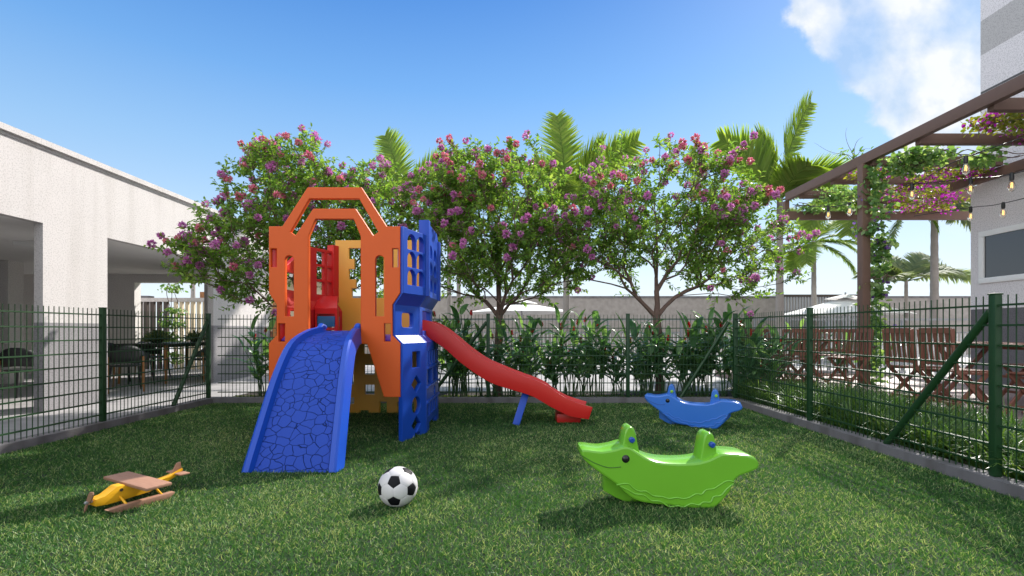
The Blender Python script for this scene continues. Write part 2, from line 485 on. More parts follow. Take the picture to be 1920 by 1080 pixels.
mxx = N2.new('ShaderNodeMix'); mxx.data_type = 'RGBA'; mxx.blend_type = 'MULTIPLY'; mxx.inputs[0].default_value = 1
L2.new(rp.outputs[0], mxx.inputs[6]); L2.new(r3.outputs[0], mxx.inputs[7]); L2.new(mxx.outputs[2], b2.inputs['Base Color'])
b2.inputs['Roughness'].default_value = .9
M['tower'] = m


def brickish(name, c1, c2, mortar, sx, sy, msize=.01, rough=.7, rot=0):
    m = bpy.data.materials.new(name); nt, N, L, b = nodes(m)
    tc = N.new('ShaderNodeTexCoord'); mp = N.new('ShaderNodeMapping'); mp.inputs['Rotation'].default_value = (0, 0, rot)
    L.new(tc.outputs['Object'], mp.inputs[0])
    br = N.new('ShaderNodeTexBrick'); br.inputs['Color1'].default_value = (*c1, 1); br.inputs['Color2'].default_value = (*c2, 1)
    br.inputs['Mortar'].default_value = (*mortar, 1); br.inputs['Scale'].default_value = 1
    br.inputs['Mortar Size'].default_value = msize; br.inputs['Brick Width'].default_value = sx; br.inputs['Row Height'].default_value = sy
    L.new(mp.outputs[0], br.inputs['Vector'])
    n = N.new('ShaderNodeTexNoise'); n.inputs['Scale'].default_value = 5; n.inputs['Detail'].default_value = 6
    L.new(tc.outputs['Object'], n.inputs['Vector'])
    r = N.new('ShaderNodeValToRGB'); r.color_ramp.elements[0].color = (.75,) * 3 + (1,); r.color_ramp.elements[0].position = .3
    r.color_ramp.elements[1].position = .7; r.color_ramp.elements[1].color = (1.0,) * 3 + (1,)
    L.new(n.outputs['Fac'], r.inputs[0])
    mx = N.new('ShaderNodeMix'); mx.data_type = 'RGBA'; mx.blend_type = 'MULTIPLY'; mx.inputs[0].default_value = 1
    L.new(br.outputs['Color'], mx.inputs[6]); L.new(r.outputs[0], mx.inputs[7]); L.new(mx.outputs[2], b.inputs['Base Color'])
    b.inputs['Roughness'].default_value = rough
    return m


M['pavers'] = brickish('stone_pavers', (.40, .385, .385), (.36, .35, .35), (.24, .23, .23), 1.0, .5, .008)
M['deck'] = brickish('deck_boards', (.40, .29, .27), (.33, .235, .22), (.10, .065, .06), 2.4, .1, .007, .6)
M['blockwall'] = brickish('block_wall', (.55, .50, .465), (.52, .475, .44), (.38, .345, .32), 1.2, .62, .012, .9)

# ================================================================ ground sheets (structure)
GX0, GX1, GY = -4.09, 2.98, 6.78        # inner faces of the kerb
def sheet(name, x0, x1, y0, y1, z, m):
    me = bpy.data.meshes.new(name); me.from_pydata([(x0, y0, z), (x1, y0, z), (x1, y1, z), (x0, y1, z)], [], [(0, 1, 2, 3)])
    return tag(meshobj(name, me, m, None, 0), kind='structure')
sheet('ground', -900, 900, -60, 1500, -0.03, M['paving'])
sheet('pavement', -16, 16, -6, 24, 0.0, M['pavers'])
sheet('lawn', GX0, GX1, -3, GY, 0.006, M['turf'])
sheet('planting_bed', GX0 - .1, GX1 + .1, GY + .14, 8.1, 0.012, M['soil'])
sheet('border_soil', GX1 + .14, 4.5, -3, 8.1, 0.016, M['soil'])
b = MB().box(4.5, 8.0, -3, 11.0, -.02, .12); tag(b.build('deck', M['deck']), kind='structure')
k = MB()
k.box(GX1, GX1 + .14, -3, GY + .14, -.02, .08).box(GX0 - .14, GX0, -3, GY + .14, -.02, .08).box(GX0, GX1, GY, GY + .14, -.02, .08)
tag(k.build('kerb', M['concrete']), kind='structure')

# lawn blades
def blades(x0, x1, y0, y1, dens, h, w):
    n = int((x1 - x0) * (y1 - y0) * dens)
    P = np.stack([rng.uniform(x0, x1, n), rng.uniform(y0, y1, n), np.full(n, .004)], 1)
    D_ = np.stack([rng.normal(0, .85, n), rng.normal(0, .85, n), np.ones(n)], 1)
    U = rdir(n, -.3, .3)
    pt = .5 * np.sin(P[:, 0] * 2.3 + 1.7 * np.sin(P[:, 1] * 1.9)) + .5 * np.sin(P[:, 1] * 3.1 + 1.3 * np.sin(P[:, 0] * 2.7 + 1)) + .35 * np.sin(P[:, 0] * 7.3 + 2 * np.sin(P[:, 1] * 6.1))
    t = np.clip(rng.beta(1.2, 2.0, n) + .10 * pt, 0, 1)
    dry = rng.random(n) < .04 + .03 * pt; t[dry] = 1
    return scatter(P, D_, U, h * rng.uniform(.55, 1.15, n), w * rng.uniform(.7, 1.2, n), T=np.array([[0, .5, 0], [0, -.5, 0], [1, -.12, .18], [1, .12, .18]]), Fc=np.array([[0, 1, 2, 3]]), tint=t)
def joinsc(parts):
    V = []; Fc = []; T = []; o = 0
    for v_, f_, t_ in parts: V.append(v_); Fc.append(f_ + o); T.append(t_); o += len(v_)
    return np.concatenate(V), np.concatenate(Fc), np.concatenate(T)
M['grass'] = leaf_mat('lawn_blades', (.022, .092, .021), (.066, .195, .042), (.46, .54, .26), .32, .5)
V_, F_, T_ = joinsc([blades(-3.2, GX1, 1.75, 3.0, 18000, .025, .0040), blades(GX0, GX1, 3.0, 4.4, 12500, .025, .0046),
                     blades(GX0, GX1, 4.4, GY, 8500, .025, .0054), blades(GX0, GX1, .4, 1.75, 2500, .03, .006), blades(GX0, -3.2, 1.75, 3.0, 6000, .026, .005)])
tag(meshobj('lawn_grass', arrays_mesh('lawn_grass', V_, F_, T_), M['grass'], None, 0), kind='stuff')

# ================================================================ fences
def fence(name, a, b, posts, brace, label, bare=()):
    """a, b ground ends; posts: fractions in metres from a; brace: list of (from m, to m)"""
    a = Vector(a); b = Vector(b); d = (b - a).normalized()
    root = empty('mesh_fence', a, 0, label, 'fence', 'green wire mesh fences round the lawn')
    nrm = Vector((-d.y, d.x, 0))
    for p in posts:
        if p in bare: continue
        q = d * p; m = MB()
        m.box(q.x - .025, q.x + .025, q.y - .025, q.y + .025, .08, 1.23)
        po = m.build('post', M['fence'], root, bevel=.012, seg=2)
        cb = MB().box(q.x - .027, q.x + .027, q.y - .027, q.y + .027, 1.225, 1.236); cb.build('post_cap', M['fence'], po, bevel=.004)
    for p0, p1 in zip(posts[:-1], posts[1:]):
        m = MB(); lo, hi = min(p0, p1) + .03, max(p0, p1) - .03
        n = int(round((hi - lo) / .05))
        for i in range(1, n):
            q = d * (lo + (hi - lo) * i / n)
            m.tube([q + Vector((0, 0, .075)), q + Vector((0, 0, 1.222))], .0037, 4)
        for i in range(9):
            z = 1.16 - .126 * i
            for s_ in (-1, 1):
                m.bar(d * lo + nrm * .0075 * s_ + Vector((0, 0, z)), d * hi + nrm * .0075 * s_ + Vector((0, 0, z)), .008, .012)
        m.build('wire_panel', M['fence'], root)
    for p0, p1 in brace:
        m = MB(); q0 = d * p0 + Vector((0, 0, 1.12)); q1 = d * p1 + Vector((0, 0, .08))
        m.tube([q0, q1], .025, 12); m.build('brace', M['fence'], root)
    return root
fence('rear', (-4.15, 6.85, 0), (3.05, 6.85, 0), [.06, 1.93, 3.82, 5.75, 7.14], [(3.80, 3.02), (7.14, 6.48)], 'green wire fence behind the play tower, in front of the leafy plants', (.06, 7.14))
fence('side', (3.05, 6.80, 0), (3.05, .6, 0), [.02, 1.72, 3.67, 5.5], [(3.64, 2.76)], 'green wire fence between the lawn and the pergola deck')
fence('side', (-4.15, 6.80, 0), (-4.15, .6, 0), [.02, 1.77, 3.7, 5.6], [(.05, .72)], 'green wire fence between the lawn and the white building')

# ================================================================ white building on one side
B = empty('white_building', (-5.75, 6, 0), 0, 'low white rendered building with wide openings under a flat roof', 'building')
def lb(name, m, *boxes, bevel=0.0, parent=B, sharp=35):
    mb = MB()
    for q in boxes: mb.box(q[0] + 5.75, q[1] + 5.75, q[2] - 6, q[3] - 6, q[4], q[5])
    return mb.build(name, m, parent, bevel=bevel, sharp=sharp)
T0 = -5.86
lb('facade', M['stucco'], (T0, -5.75, -3, 11.8, 2.32, 3.22), (T0, -5.75, 6.08, 7.05, 1.10, 2.32), (T0, -5.75, 9.55, 11.8, 1.10, 2.32), (T0, -5.75, -3, .6, 1.1, 2.32))
for y0_, y1_ in ((6.078, 7.052), (9.548, 11.802), (-3.002, .602)): lb('plinth_band', M['stucco_grey'], (T0 - .002, -5.748, y0_, y1_, 0, 1.10))
lb('coping', M['stucco'], (-13.2, -5.70, -3.1, 12.0, 3.26, 3.33), (-13.15, -5.74, -3.05, 11.95, 3.22, 3.26))
lb('ceiling', M['ceiling'], (-13, T0, -3, 11.6, 2.32, 2.40))
lb('end_wall', M['stucco_in'], (-11.6, -8.83, 11.6, 11.8, 0, 2.32), (-8.83, -7.2, 11.6, 11.8, 2.13, 2.32), (-7.2, T0, 11.6, 11.8, 0, 2.32), (-13, -11.6, 11.6, 11.8, 2.15, 2.32))
lb('far_wall', M['stucco_in'], (-13.1, -13, -3, 11.8, 0, 3.22), (-13, T0, -3, -2.9, 0, 3.22), (-13, T0, 11.6, 11.8, 2.4, 3.22))
lb('column', M['stucco_in'], (-9.75, -9.45, 9.3, 9.6, 0, 2.32))
for x, y in ((-7.05, 7.6), (-7.4, 4.9), (-7.0, 10.6)):
    p = lb('ceiling_light', M['white'], (x - .3, x + .3, y - .3, y + .3, 2.27, 2.32))

# screens and wall beyond the building's end opening
q = empty('slat_screen', (-9.2, 12.9, 0), 0, 'tall screen of dark and pale upright slats seen through the building', 'screen')
mb = MB()
for i in range(9): mb.box(-1.2 + i * .17, -1.2 + i * .17 + .09, -.04, .04, 0, 1.75)
mb.build('dark_slat_row', M['dark_slat'], q)
mb = MB()
for i in range(14): mb.box(.42 + i * .15, .42 + i * .15 + .08, -.03, .03, 0, 1.75)
mb.build('pale_slat_row', M['cream'], q)
MB().box(-1.3, 2.55, -.06, .06, 1.75, 1.85).build('top_rail', M['stucco'], q)
q = empty('cream_pavilion', (-8.0, 15.5, 0), 0, 'cream garden pavilion with brown beam behind the slat screen', 'pavilion')
MB().box(-1.6, 2.3, 0, .2, 0, 2.6).build('back_wall', M['cream'], q)
MB().box(-1.8, 2.5, -.7, .3, 2.6, 2.75).build('roof_slab', M['stucco'], q)
MB().box(-1.0, 2.0, -1.2, -1.05, 1.95, 2.12).build('beam', M['wood_leg'], q)
MB().box(1.1, 1.25, -1.2, -1.05, 0, 1.95).build('post', M['wood_leg'], q)
q = empty('sideboard', (-7.1, 14.9, 0), 0, 'small brown sideboard standing under the cream pavilion', 'cabinet')
MB().box(-.6, .6, -.25, .25, .06, .95).build('carcass', M['wood_red'], q, bevel=.006)
for s_ in (-1, 1): MB().box(-.28 + s_ * .29 - .27, -.28 + s_ * .29 + .27, -.27, -.252, .12, .9).build('door', M['wood_red'], q)
MB().box(-.62, .62, -.28, .26, .95, .98).build('top', M['wood_red'], q)

# ================================================================ tower building and pergola on the other side
q = empty('tower_block', (8.0, 8.65, 0), 0, 'tall grey apartment block with darker base and pale framed window', 'building')
MB().box(0, 8, -11, 0, 0, 3.5).build('ground_storey', M['tower'], q)
MB().box(.02, 8, -11, -.16, 3.5, 24).build('upper_storeys', M['tower'], q)
w = MB()
WY0, WY1, WZ0, WZ1 = -4.2, -.17, 1.80, 2.68
w.box(-.03, .02, WY0, WY1, WZ1 - .09, WZ1).box(-.03, .02, WY0, WY1, WZ0, WZ0 + .09).box(-.03, .02, WY1 - .09, WY1, WZ0 + .09, WZ1 - .09).box(-.03, .02, WY0, WY0 + .09, WZ0 + .09, WZ1 - .09)
wo = w.build('window', M['white'], q, bevel=.004)
MB().box(-.006, .012, WY0 + .09, WY1 - .09, WZ0 + .09, WZ1 - .09).build('pane', M['glass'], wo)
w2 = MB()
for yy_ in (-1.5, -2.8): w2.box(-.02, .01, yy_ - .025, yy_ + .025, WZ0 + .091, WZ1 - .091)
w2.build('mullion', M['grey_metal'], wo)

PG = empty('pergola', (5.7, 8.1, 0), 0, 'brown steel pergola over the deck carrying flowering creepers', 'pergola')
MB().box(0, .09, -9.6, 2.25, 3.71, 3.87).build('main_beam', M['steel'], PG, bevel=.004)
MB().box(2.18, 2.27, -9.6, .83, 3.5, 3.652).build('wall_beam', M['steel'], PG, bevel=.004)
CB = [1.0, 2.0, 3.0, 4.0, 5.0, 6.0, 7.08, 8.0, 8.98, 9.96]
for D in CB:
    MB().box(.09, 2.18 if D < 8.5 else 4.3, D - 8.1 - .045, D - 8.1 + .045, 3.655, 3.80).build('cross_beam', M['steel'], PG, bevel=.004)
MB().box(-.1, 4.3, 10.25 - 8.1, 10.34 - 8.1, 3.30, 3.47).build('cross_beam', M['steel'], PG, bevel=.004)
for y_ in (0, -6.0): MB().box(-.02, .11, y_ - .065, y_ + .065, .12, 3.71).build('post', M['steel'], PG, bevel=.006)
MB().box(.0, .09, 2.25, 2.34, 3.3, 3.71).build('end_bracket', M['steel'], PG)

# ================================================================ perimeter wall, guard rail, far fence
q = empty('boundary_wall', (0, 21.5, 0), 0, 'long beige block wall closing the garden behind the palms', 'wall')
MB().box(-9, 22, 0, .25, -.02, 2.42).build('blockwork', M['blockwall'], q)
MB().box(-9, 22, -.03, .28, 2.42, 2.50).build('coping', M['concrete'], q)
q = empty('railing_fence', (11.4, 20.6, 0), 0, 'grey upright bar railing in front of the beige wall', 'fence')
mb = MB()
for i in range(34): mb.box(-.2 + i * .12, -.2 + i * .12 + .06, -.02, .02, .2, 2.4)
mb.build('bars', M['grey_metal'], q); MB().box(-.3, 4, -.05, .05, 2.4, 2.5).build('top_rail', M['dark_slat'], q)
q = empty('pool_guardrail', (0, 12.6, 0), 0, 'low grey pool guardrail with upright bars behind the plants', 'railing')
MB().box(-3.2, 11.8, -.03, .03, 1.26, 1.31).build('top_rail', M['grey_metal'], q)
MB().box(-3.2, 11.8, -.02, .02, .94, .97).build('mid_rail', M['grey_metal'], q)
for i in range(9): MB().box(-3.2 + i * 1.87, -3.15 + i * 1.87, -.03, .03, 0, 1.26).build('post', M['grey_metal'], q)
mb = MB()
for i in range(150): mb.box(-3.1 + i * .1, -3.08 + i * .1, -.008, .008, .08, .94)
mb.build('bar_infill', M['white'], q); MB().box(-3.2, 11.8, -.02, .02, .05, .08).build('bottom_rail', M['white'], q)


def parasol(x, y, zb, za, r, label):
    q = empty('parasol', (x, y, 0), 0, label, 'parasol', 'white parasols by the pool')
    mb = MB(); n = 8; vs = [Vector((0, 0, za - .12))]
    for k_ in range(n):
        a = 6.28318 * (k_ + .5) / n; vs.append(Vector((r * math.cos(a), r * math.sin(a), zb)))
    lo = [p - Vector((0, 0, .02)) for p in vs]
    mb.add(vs + lo, [(0, 1 + i, 1 + (i + 1) % n) for i in range(n)] + [(n + 1, n + 2 + (i + 1) % n, n + 2 + i) for i in range(n)] + [(1 + i, n + 2 + i, n + 2 + (i + 1) % n, 1 + (i + 1) % n) for i in range(n)])
    mb.build('canopy', M['white_cloth'], q, sharp=10)
    MB().add([(0, 0, za)] + [(r * .32 * math.cos(6.28318 * (i + .5) / n), r * .32 * math.sin(6.28318 * (i + .5) / n), za - .17) for i in range(n)], [(0, 1 + i, 1 + (i + 1) % n) for i in range(n)]).build('vent_cap', M['white_cloth'], q, sharp=10)
    MB().tube([(0, 0, 0), (0, 0, za + .06)], .03, 8).build('pole', M['grey_metal'], q)
    MB().box(-.35, .35, -.35, .35, 0, .08).build('base_plate', M['concrete'], q)
parasol(12.1, 18.0, 1.60, 2.33, 2.1, 'white parasol seen past the pergola post, tall peak')
parasol(.35, 18.0, 1.66, 2.15, 1.95, 'white parasol seen behind the fork of the middle flowering tree')
# ================================================================ play tower
FD = 4.43
def fx(px): return (px - 960) * FD / F
def fz(py): return 1 + (620 - py) * FD / F
def fp(*pts): return [(fx(a), fz(b)) for a, b in pts]
def c3(*pts): return fp(*[(480 + a / 3.858, 340 + b / 3.858) for a, b in pts])
CXT = fx(627)                       # middle of the front panel
TW = empty('play_tower', (CXT, 5.2, 0), 0, 'plastic play tower of orange, blue, red and yellow panels on the lawn', 'play tower')
def tl(me, name, m, parent=TW, sharp='keep'):
    o = meshobj(name, me, m, parent, sharp)
    for v in o.data.vertices: v.co -= Vector((CXT, 5.2, 0))
    return o
Z1, Z2, Z3, Z4 = 1.339, 1.233, .957, .886     # waist: bends in and out between these heights
INS = .069
def inset(z):
    if z >= Z1 or z <= Z4: return 0.0
    if z >= Z2: return INS * (Z1 - z) / (Z1 - Z2)
    if z <= Z3: return INS * (z - Z4) / (Z3 - Z4)
    return INS
# front orange arch panel
def mir(pts): return [(2 * CXT - x, z) for x, z in pts][::-1]
xl, xr = fx(503.8), fx(750.2)
outer = [(fx(529), fz(424.2)), (fx(576.5), fz(350.9)), (fx(677.5), fz(350.9)), (fx(725), fz(424.2)), (xr, fz(424.2)), (xr, Z1), (xr - INS, Z2), (xr - INS, Z3), (xr, Z4), (xr, fz(744.6)),
         (fx(719.6), fz(744.6)), (fx(688), fz(645)), (fx(676), fz(645)), (fx(676), fz(443))]
outer += [(fx(662.7), fz(410.5)), (fx(591.3), fz(410.5)), (fx(578), fz(443)), (fx(578), fz(645)), (fx(566), fz(645)), (fx(534.4), fz(744.6)), (xl, fz(744.6)), (xl, Z4), (xl + INS, Z3), (xl + INS, Z2), (xl, Z1), (xl, fz(424.2))]
arch = c3((385, 125), (745, 125), (885, 365), (848, 392), (720, 197), (412, 197), (284, 392), (247, 365))
slotL = archw(fx(534), fx(550.5), fz(593), fz(479)); 
slotR = [(2 * CXT - x, z) for x, z in slotL][::-1]
h1 = rect(fx(507.5), fx(518.4), fz(501), fz(466)); h1r = [(2 * CXT - x, z) for x, z in h1][::-1]
h2 = rect(fx(521.8), fx(533.8), fz(640.5), fz(606.7)); h2r = [(2 * CXT - x, z) for x, z in h2][::-1]
tl(plate('front_panel', outer, [arch, slotL, slotR, h1, h1r, h2, h2r], .05, .006, warp=lambda u, v, w: (u, FD + .025 - w, v)), 'front_panel', M['orange'])

# side panels follow plan edges and bend inwards at the waist
def wall_panel(name, m, a, b, outer, holes, t=.045, parent=TW, waist=True, out=(0, 0)):
    a = Vector((*a, 0)); b = Vector((*b, 0)); d = (b - a).normalized(); n = Vector((d.y, -d.x, 0))
    Lh = (b - a).length
    ou = Vector((*out, 0))
    def warp(u, v, w):
        p = a + d * u + n * w
        if waist: p -= ou * inset(v)
        return (p.x, p.y, v)
    cuts = [((0, z, 0), (0, 1, 0)) for z in (Z1, Z2, Z3, Z4)] if waist else []
    return tl(plate(name, outer, holes, t, .005, cuts, warp), name, m, parent)
XR, XL = -.855, 2 * CXT + .855
c_fr, c_r1, c_r2, c_br = (xr + .0, FD + .02), (XR, 4.82), (XR, 5.60), (-1.05, 6.0)
c_fl, c_l1, c_l2, c_bl = (xl + .04, FD + .035), (XL, 4.82), (XL, 5.60), (-2.13, 6.0)
lc = math.hypot(c_r1[0] - c_fr[0], c_r1[1] - c_fr[1])
def chamfer_holes(l, top):
    H = []
    for c in range(2):
        for r_ in range(3):
            x0 = l * (.20 + .39 * c); z0 = 1.42 + .163 * r_
            H.append(archw(x0, x0 + l * .34, z0, z0 + .142))
    H.append(rrect(l * .27, l * .75, 1.03, 1.165, .03))
    H.append(rect(l * .40, l * .74, .655, .805))
    H.append(diam(l * .57, .50, l * .21)); H.append(circ(l * .57, .30, l * .19, ry=.082)); H.append(diam(l * .57, .12, l * .2))
    return H
def feet_outline(l, top, a=.52, b=.75):
    return [(0, 0), (l * a, 0), (l * a, .045), (l * b, .045), (l * b, 0), (l, 0), (l, top), (0, top)]
EX = (1.0, 0)
pb = wall_panel('corner_panel', M['blue'], c_fr, c_r1, feet_outline(lc, 1.93), chamfer_holes(lc, 1.93), out=EX)
# frame ribs standing proud of the upper grid
def rib(name, m, a, b, u0, u1, z0, z1, out, parent, t=.09):
    return wall_panel(name, m, a, b, rect(u0, u1, z0, z1), [], t, parent, True, out)
rib('edge_rib', M['blue'], c_fr, c_r1, -.003, lc * .16, 1.335, 1.935, EX, TW, .06)
# long side: upper arch board with windows, grid below, opening for the slide
ls = c_r2[1] - c_r1[1]
so_ = [(0, 0), (.16, 0), (.16, .08), (ls - .14, .08), (ls - .14, 0), (ls, 0), (ls, 1.98), (ls - .12, 2.07), (.02, 2.07), (0, 2.07)]
H = []
for r_ in range(3):
    for c in range(2): H.append(archw(.16 + c * .28, .36 + c * .28, 1.40 + .17 * r_, 1.40 + .17 * r_ + .13))
H.append(rect(.16, .66, 1.0, 1.2))
for r_, (z0, z1, nn_) in enumerate(((.66, .80, 4), (.47, .62, 2), (.15, .28, 4))):
    wv = (ls - .12) / nn_
    for c in range(nn_): H.append(rect(.06 + c * wv + .02, .06 + (c + 1) * wv - .02, z0, z1))
H.append(circ(.5, .37, .05))
wall_panel('side_panel', M['blue'], c_r1, c_r2, so_, H, .05, TW, True, EX)
rib('edge_rib', M['blue'], c_r1, c_r2, -.004, .07, 1.335, 2.075, EX, TW, .10)
rib('edge_rib', M['blue'], c_r1, c_r2, ls - .07, ls + .004, 1.335, 1.99, EX, TW, .10)
for z in (.635, .45, .30):
    rib('grid_bar', M['blue'], c_r1, c_r2, .01, ls - .01, z - .012, z + .012, EX, TW, .085)
# rear right corner: blue/purple, rear yellow, other side red
l2 = math.hypot(c_br[0] - c_r2[0], c_br[1] - c_r2[1])
wall_panel('corner_panel', M['blue'], c_r2, c_br, feet_outline(l2, 1.98), chamfer_holes(l2, 1.98)[:6], out=EX)
lb_ = c_br[0] - c_bl[0]
yo = [(0, 0), (.12, 0), (.12, .05), (.35, .05), (.35, 0), (.52, 0), (.52, .18), (.62, .18), (.62, 0), (.78, 0), (.78, .18), (.98, .18), (.98, 0), (lb_, 0), (lb_, 2.09), (0, 2.09)]
yo = [(0, 0), (.30, 0), (.30, .04), (.40, .04), (.40, 0), (.535, 0), (.535, .145), (.62, .145), (.62, 0), (.75, 0), (.75, .14), (.95, .14), (.95, 0), (lb_, 0), (lb_, 2.09), (0, 2.09)]
xo = c_bl[0]
def yx(px): return (px - 960) * 6.0 / F - xo
def yz(py): return 1 + (620 - py) * 6.0 / F
YH = [[(yx(657), yz(467)), (yx(677), yz(467)), (yx(677), yz(486)), (yx(666), yz(486)), (yx(666), yz(505)), (yx(657), yz(505))][::-1]]
YH = [[(yx(655.5), yz(466)), (yx(720), yz(466)), (yx(720), yz(559)), (yx(661), yz(559)), (yx(661), yz(541)), (yx(668.5), yz(541)), (yx(668.5), yz(524)), (yx(655.5), yz(524)), (yx(655.5), yz(505)), (yx(665.5), yz(505)), (yx(665.5), yz(486)), (yx(655.5), yz(486))]]
YH = [p[::-1] for p in YH]
for (x0, x1, y0, y1) in ((683, 703, 646, 663), (684, 703, 683, 702), (685, 703, 721, 739), (640, 664, 700, 720), (640, 665, 745, 757), (735, 752, 650, 700)):
    YH.append(rect(yx(x0), yx(x1), yz(y1), yz(y0)))
wall_panel('back_panel', M['yellow'], c_bl, c_br, yo, YH, .05, TW, False)
lr = math.hypot(c_bl[0] - c_l2[0], c_bl[1] - c_l2[1])
def redgrid(l):
    H = []
    for r_ in range(3):
        for c in range(2): H.append(rect(l * (.10 + .36 * c), l * (.36 + .36 * c), 1.42 + .175 * r_, 1.565 + .175 * r_))
    H.append(rect(l * .22, l * .80, 1.0, 1.14))
    H.append(rect(l * .3, l * .7, .55, .75)); H.append(rect(l * .3, l * .7, .25, .45))
    return H
WX = (-1.0, 0)
wall_panel('corner_panel', M['red'], c_bl, c_l2, feet_outline(lr, 1.95), redgrid(lr), .05, TW, True, WX)
rib('edge_rib', M['red'], c_bl, c_l2, -.004, .09, 1.335, 2.02, WX, TW, .10)
# inner box that carries the red lower window
def prism(name, m, prof, x0, x1, parent=TW, bev=.006):
    mb = MB(); n = len(prof)
    mb.add([(x0 - CXT, y - 5.2, z) for y, z in prof] + [(x1 - CXT, y - 5.2, z) for y, z in prof],
           [tuple(range(n)), tuple(reversed(range(n, 2 * n)))] + [(i, i + n, (i + 1) % n + n, (i + 1) % n) for i in range(n)])
    return mb.build(name, m, parent, bevel=bev)
wall_panel('side_panel', M['red'], c_l2, c_l1, [(0, 0), (.16, 0), (.16, .08), (ls - .14, .08), (ls - .14, 0), (ls, 0), (ls, 1.55), (ls * .5, 1.75), (0, 1.95)], [rect(.2, .58, 1.42, 1.6), rect(.16, .62, 1.0, 1.2), rect(.15, .35, .3, .7), rect(.45, .65, .3, .7)], .05, TW, True, WX)
wall_panel('corner_panel', M['red'], c_l1, c_fl, feet_outline(lc, 1.93), [rect(lc * .3, lc * .7, .3, .6), rrect(lc * .28, lc * .7, 1.03, 1.17, .03)], .045, TW, True, WX)
# red lower box with a sloping lid, and the teal play board in its window
bx0, bx1, byb = (581 - 960) * 5.62 / F, (634 - 960) * 5.62 / F, 5.60
def bxp(px): return (px - 960) * byb / F
def bzp(py): return 1 + (620 - py) * byb / F
tl(plate('console', [(bxp(592), bzp(619)), (bxp(635), bzp(619)), (bxp(633.5), bzp(578)), (bxp(592), bzp(578))], [rect(bxp(596), bxp(629), bzp(614), bzp(589))], .06, .005, warp=lambda u, v, w: (u, byb - w, v)), 'console', M['red'])
mb = MB()
q = [Vector((bxp(592), byb - .03, bzp(578))), Vector((bxp(634), byb - .03, bzp(578))), Vector((bxp(622), byb + .18, bzp(553) + .0)), Vector((bxp(584), byb + .18, bzp(553)))]
q2 = [p + Vector((0, .02, -.02)) for p in q]
mb.add([p - Vector((CXT, 5.2, 0)) for p in q + q2], [(0, 1, 2, 3), (7, 6, 5, 4), (0, 4, 5, 1), (1, 5, 6, 2), (2, 6, 7, 3), (3, 7, 4, 0)]); mb.build('console_lid', M['red'], TW, bevel=.004)
MB().box(bxp(598) - CXT, bxp(630) - CXT, byb - .05 - 5.2, byb + .12 - 5.2, bzp(612.5), bzp(593)).build('play_board', M['teal'], TW, bevel=.006)
# deck inside the tower
pl = [(xl + .09, FD + .05), (xr - .09, FD + .05), (XR - .1, 4.86), (XR - .1, 5.56), (-1.1, 5.95), (-2.08, 5.95), (XL + .1, 5.56), (XL + .1, 4.86)]
tl(plate('platform', pl, [], .05, .005, warp=lambda u, v, w: (u, v, .93 + w)), 'platform', M['purple'])

# ---- climbing ramp
prof = [(4.50, .995), (4.40, .985), (4.22, .955), (4.0, .865), (3.83, .66), (3.70, .43), (3.58, .2), (3.505, .055), (3.48, 0.0)]
prof = smooth([Vector((0, a, b)) for a, b in prof], 4)
RX = -1.552
def rw(D): return max(.39, .67 - .283 * (D - 3.44)) / 2
mbs = MB(); rl, rr, under = [], [], []
rail = MB(); n = len(prof)
cs = []   # cross-section of the whole ramp, mirrored: (offset from half width, height)
secs = []
for i, p in enumerate(prof):
    tdir = (prof[min(i + 1, n - 1)] - prof[max(i - 1, 0)]).normalized()
    nr = Vector((0, -tdir.z, tdir.y)); nr = -nr if nr.z < 0 else nr
    h = rw(p.y)
    secs.append((p, nr, h))
def ring(p, nr, h):
    X = lambda x, k: Vector((RX + x - CXT, p.y - 5.2, p.z)) + nr * k
    return [X(-h - .012, -.10), X(-h, .035), X(-h + .015, .045), X(-h + .05, .042), X(-h + .066, .0), X(h - .066, .0), X(h - .05, .042), X(h - .015, .045), X(h, .035), X(h + .012, -.10)]
vs = [q for s_ in secs for q in ring(*s_)]; k_ = 10
fs = [(i * k_ + j, i * k_ + j + 1, (i + 1) * k_ + j + 1, (i + 1) * k_ + j) for i in range(n - 1) for j in range(k_ - 1)]
fs += [(i * k_ + k_ - 1, i * k_, (i + 1) * k_, (i + 1) * k_ + k_ - 1) for i in range(n - 1)]
fs += [tuple(range(k_)), tuple(reversed(range((n - 1) * k_, n * k_)))]
for i in range(len(vs)):
    if vs[i].z < .004: vs[i].z = .004
ramp_m = mat('blue_ramp_plastic', (.007, .055, .42), .5, .06, 5, spec=.28)
nt_, N_, L_, b_ = nodes(ramp_m)      # moulded crazy-stone grooves
tc_ = N_.new('ShaderNodeTexCoord'); mp_ = N_.new('ShaderNodeMapping'); mp_.inputs['Scale'].default_value = (.8, 1.0, 1.0)
nz_ = N_.new('ShaderNodeTexNoise'); nz_.inputs['Scale'].default_value = 9
L_.new(tc_.outputs['Object'], nz_.inputs['Vector'])
add_ = N_.new('ShaderNodeMix'); add_.data_type = 'RGBA'; add_.blend_type = 'ADD'; add_.inputs[0].default_value = .05
L_.new(tc_.outputs['Object'], add_.inputs[6]); L_.new(nz_.outputs['Color'], add_.inputs[7])
L_.new(add_.outputs[2], mp_.inputs[0])
vo_ = N_.new('ShaderNodeTexVoronoi'); vo_.feature = 'DISTANCE_TO_EDGE'; vo_.inputs['Scale'].default_value = 15; vo_.inputs['Randomness'].default_value = .95
L_.new(mp_.outputs[0], vo_.inputs['Vector'])
rp_ = N_.new('ShaderNodeValToRGB'); rp_.color_ramp.elements[0].position = 0.0; rp_.color_ramp.elements[0].position = .004; rp_.color_ramp.elements[1].position = .024
L_.new(vo_.outputs['Distance'], rp_.inputs[0])
bp_ = N_.new('ShaderNodeBump'); bp_.inputs['Strength'].default_value = 1; bp_.inputs['Distance'].default_value = .012
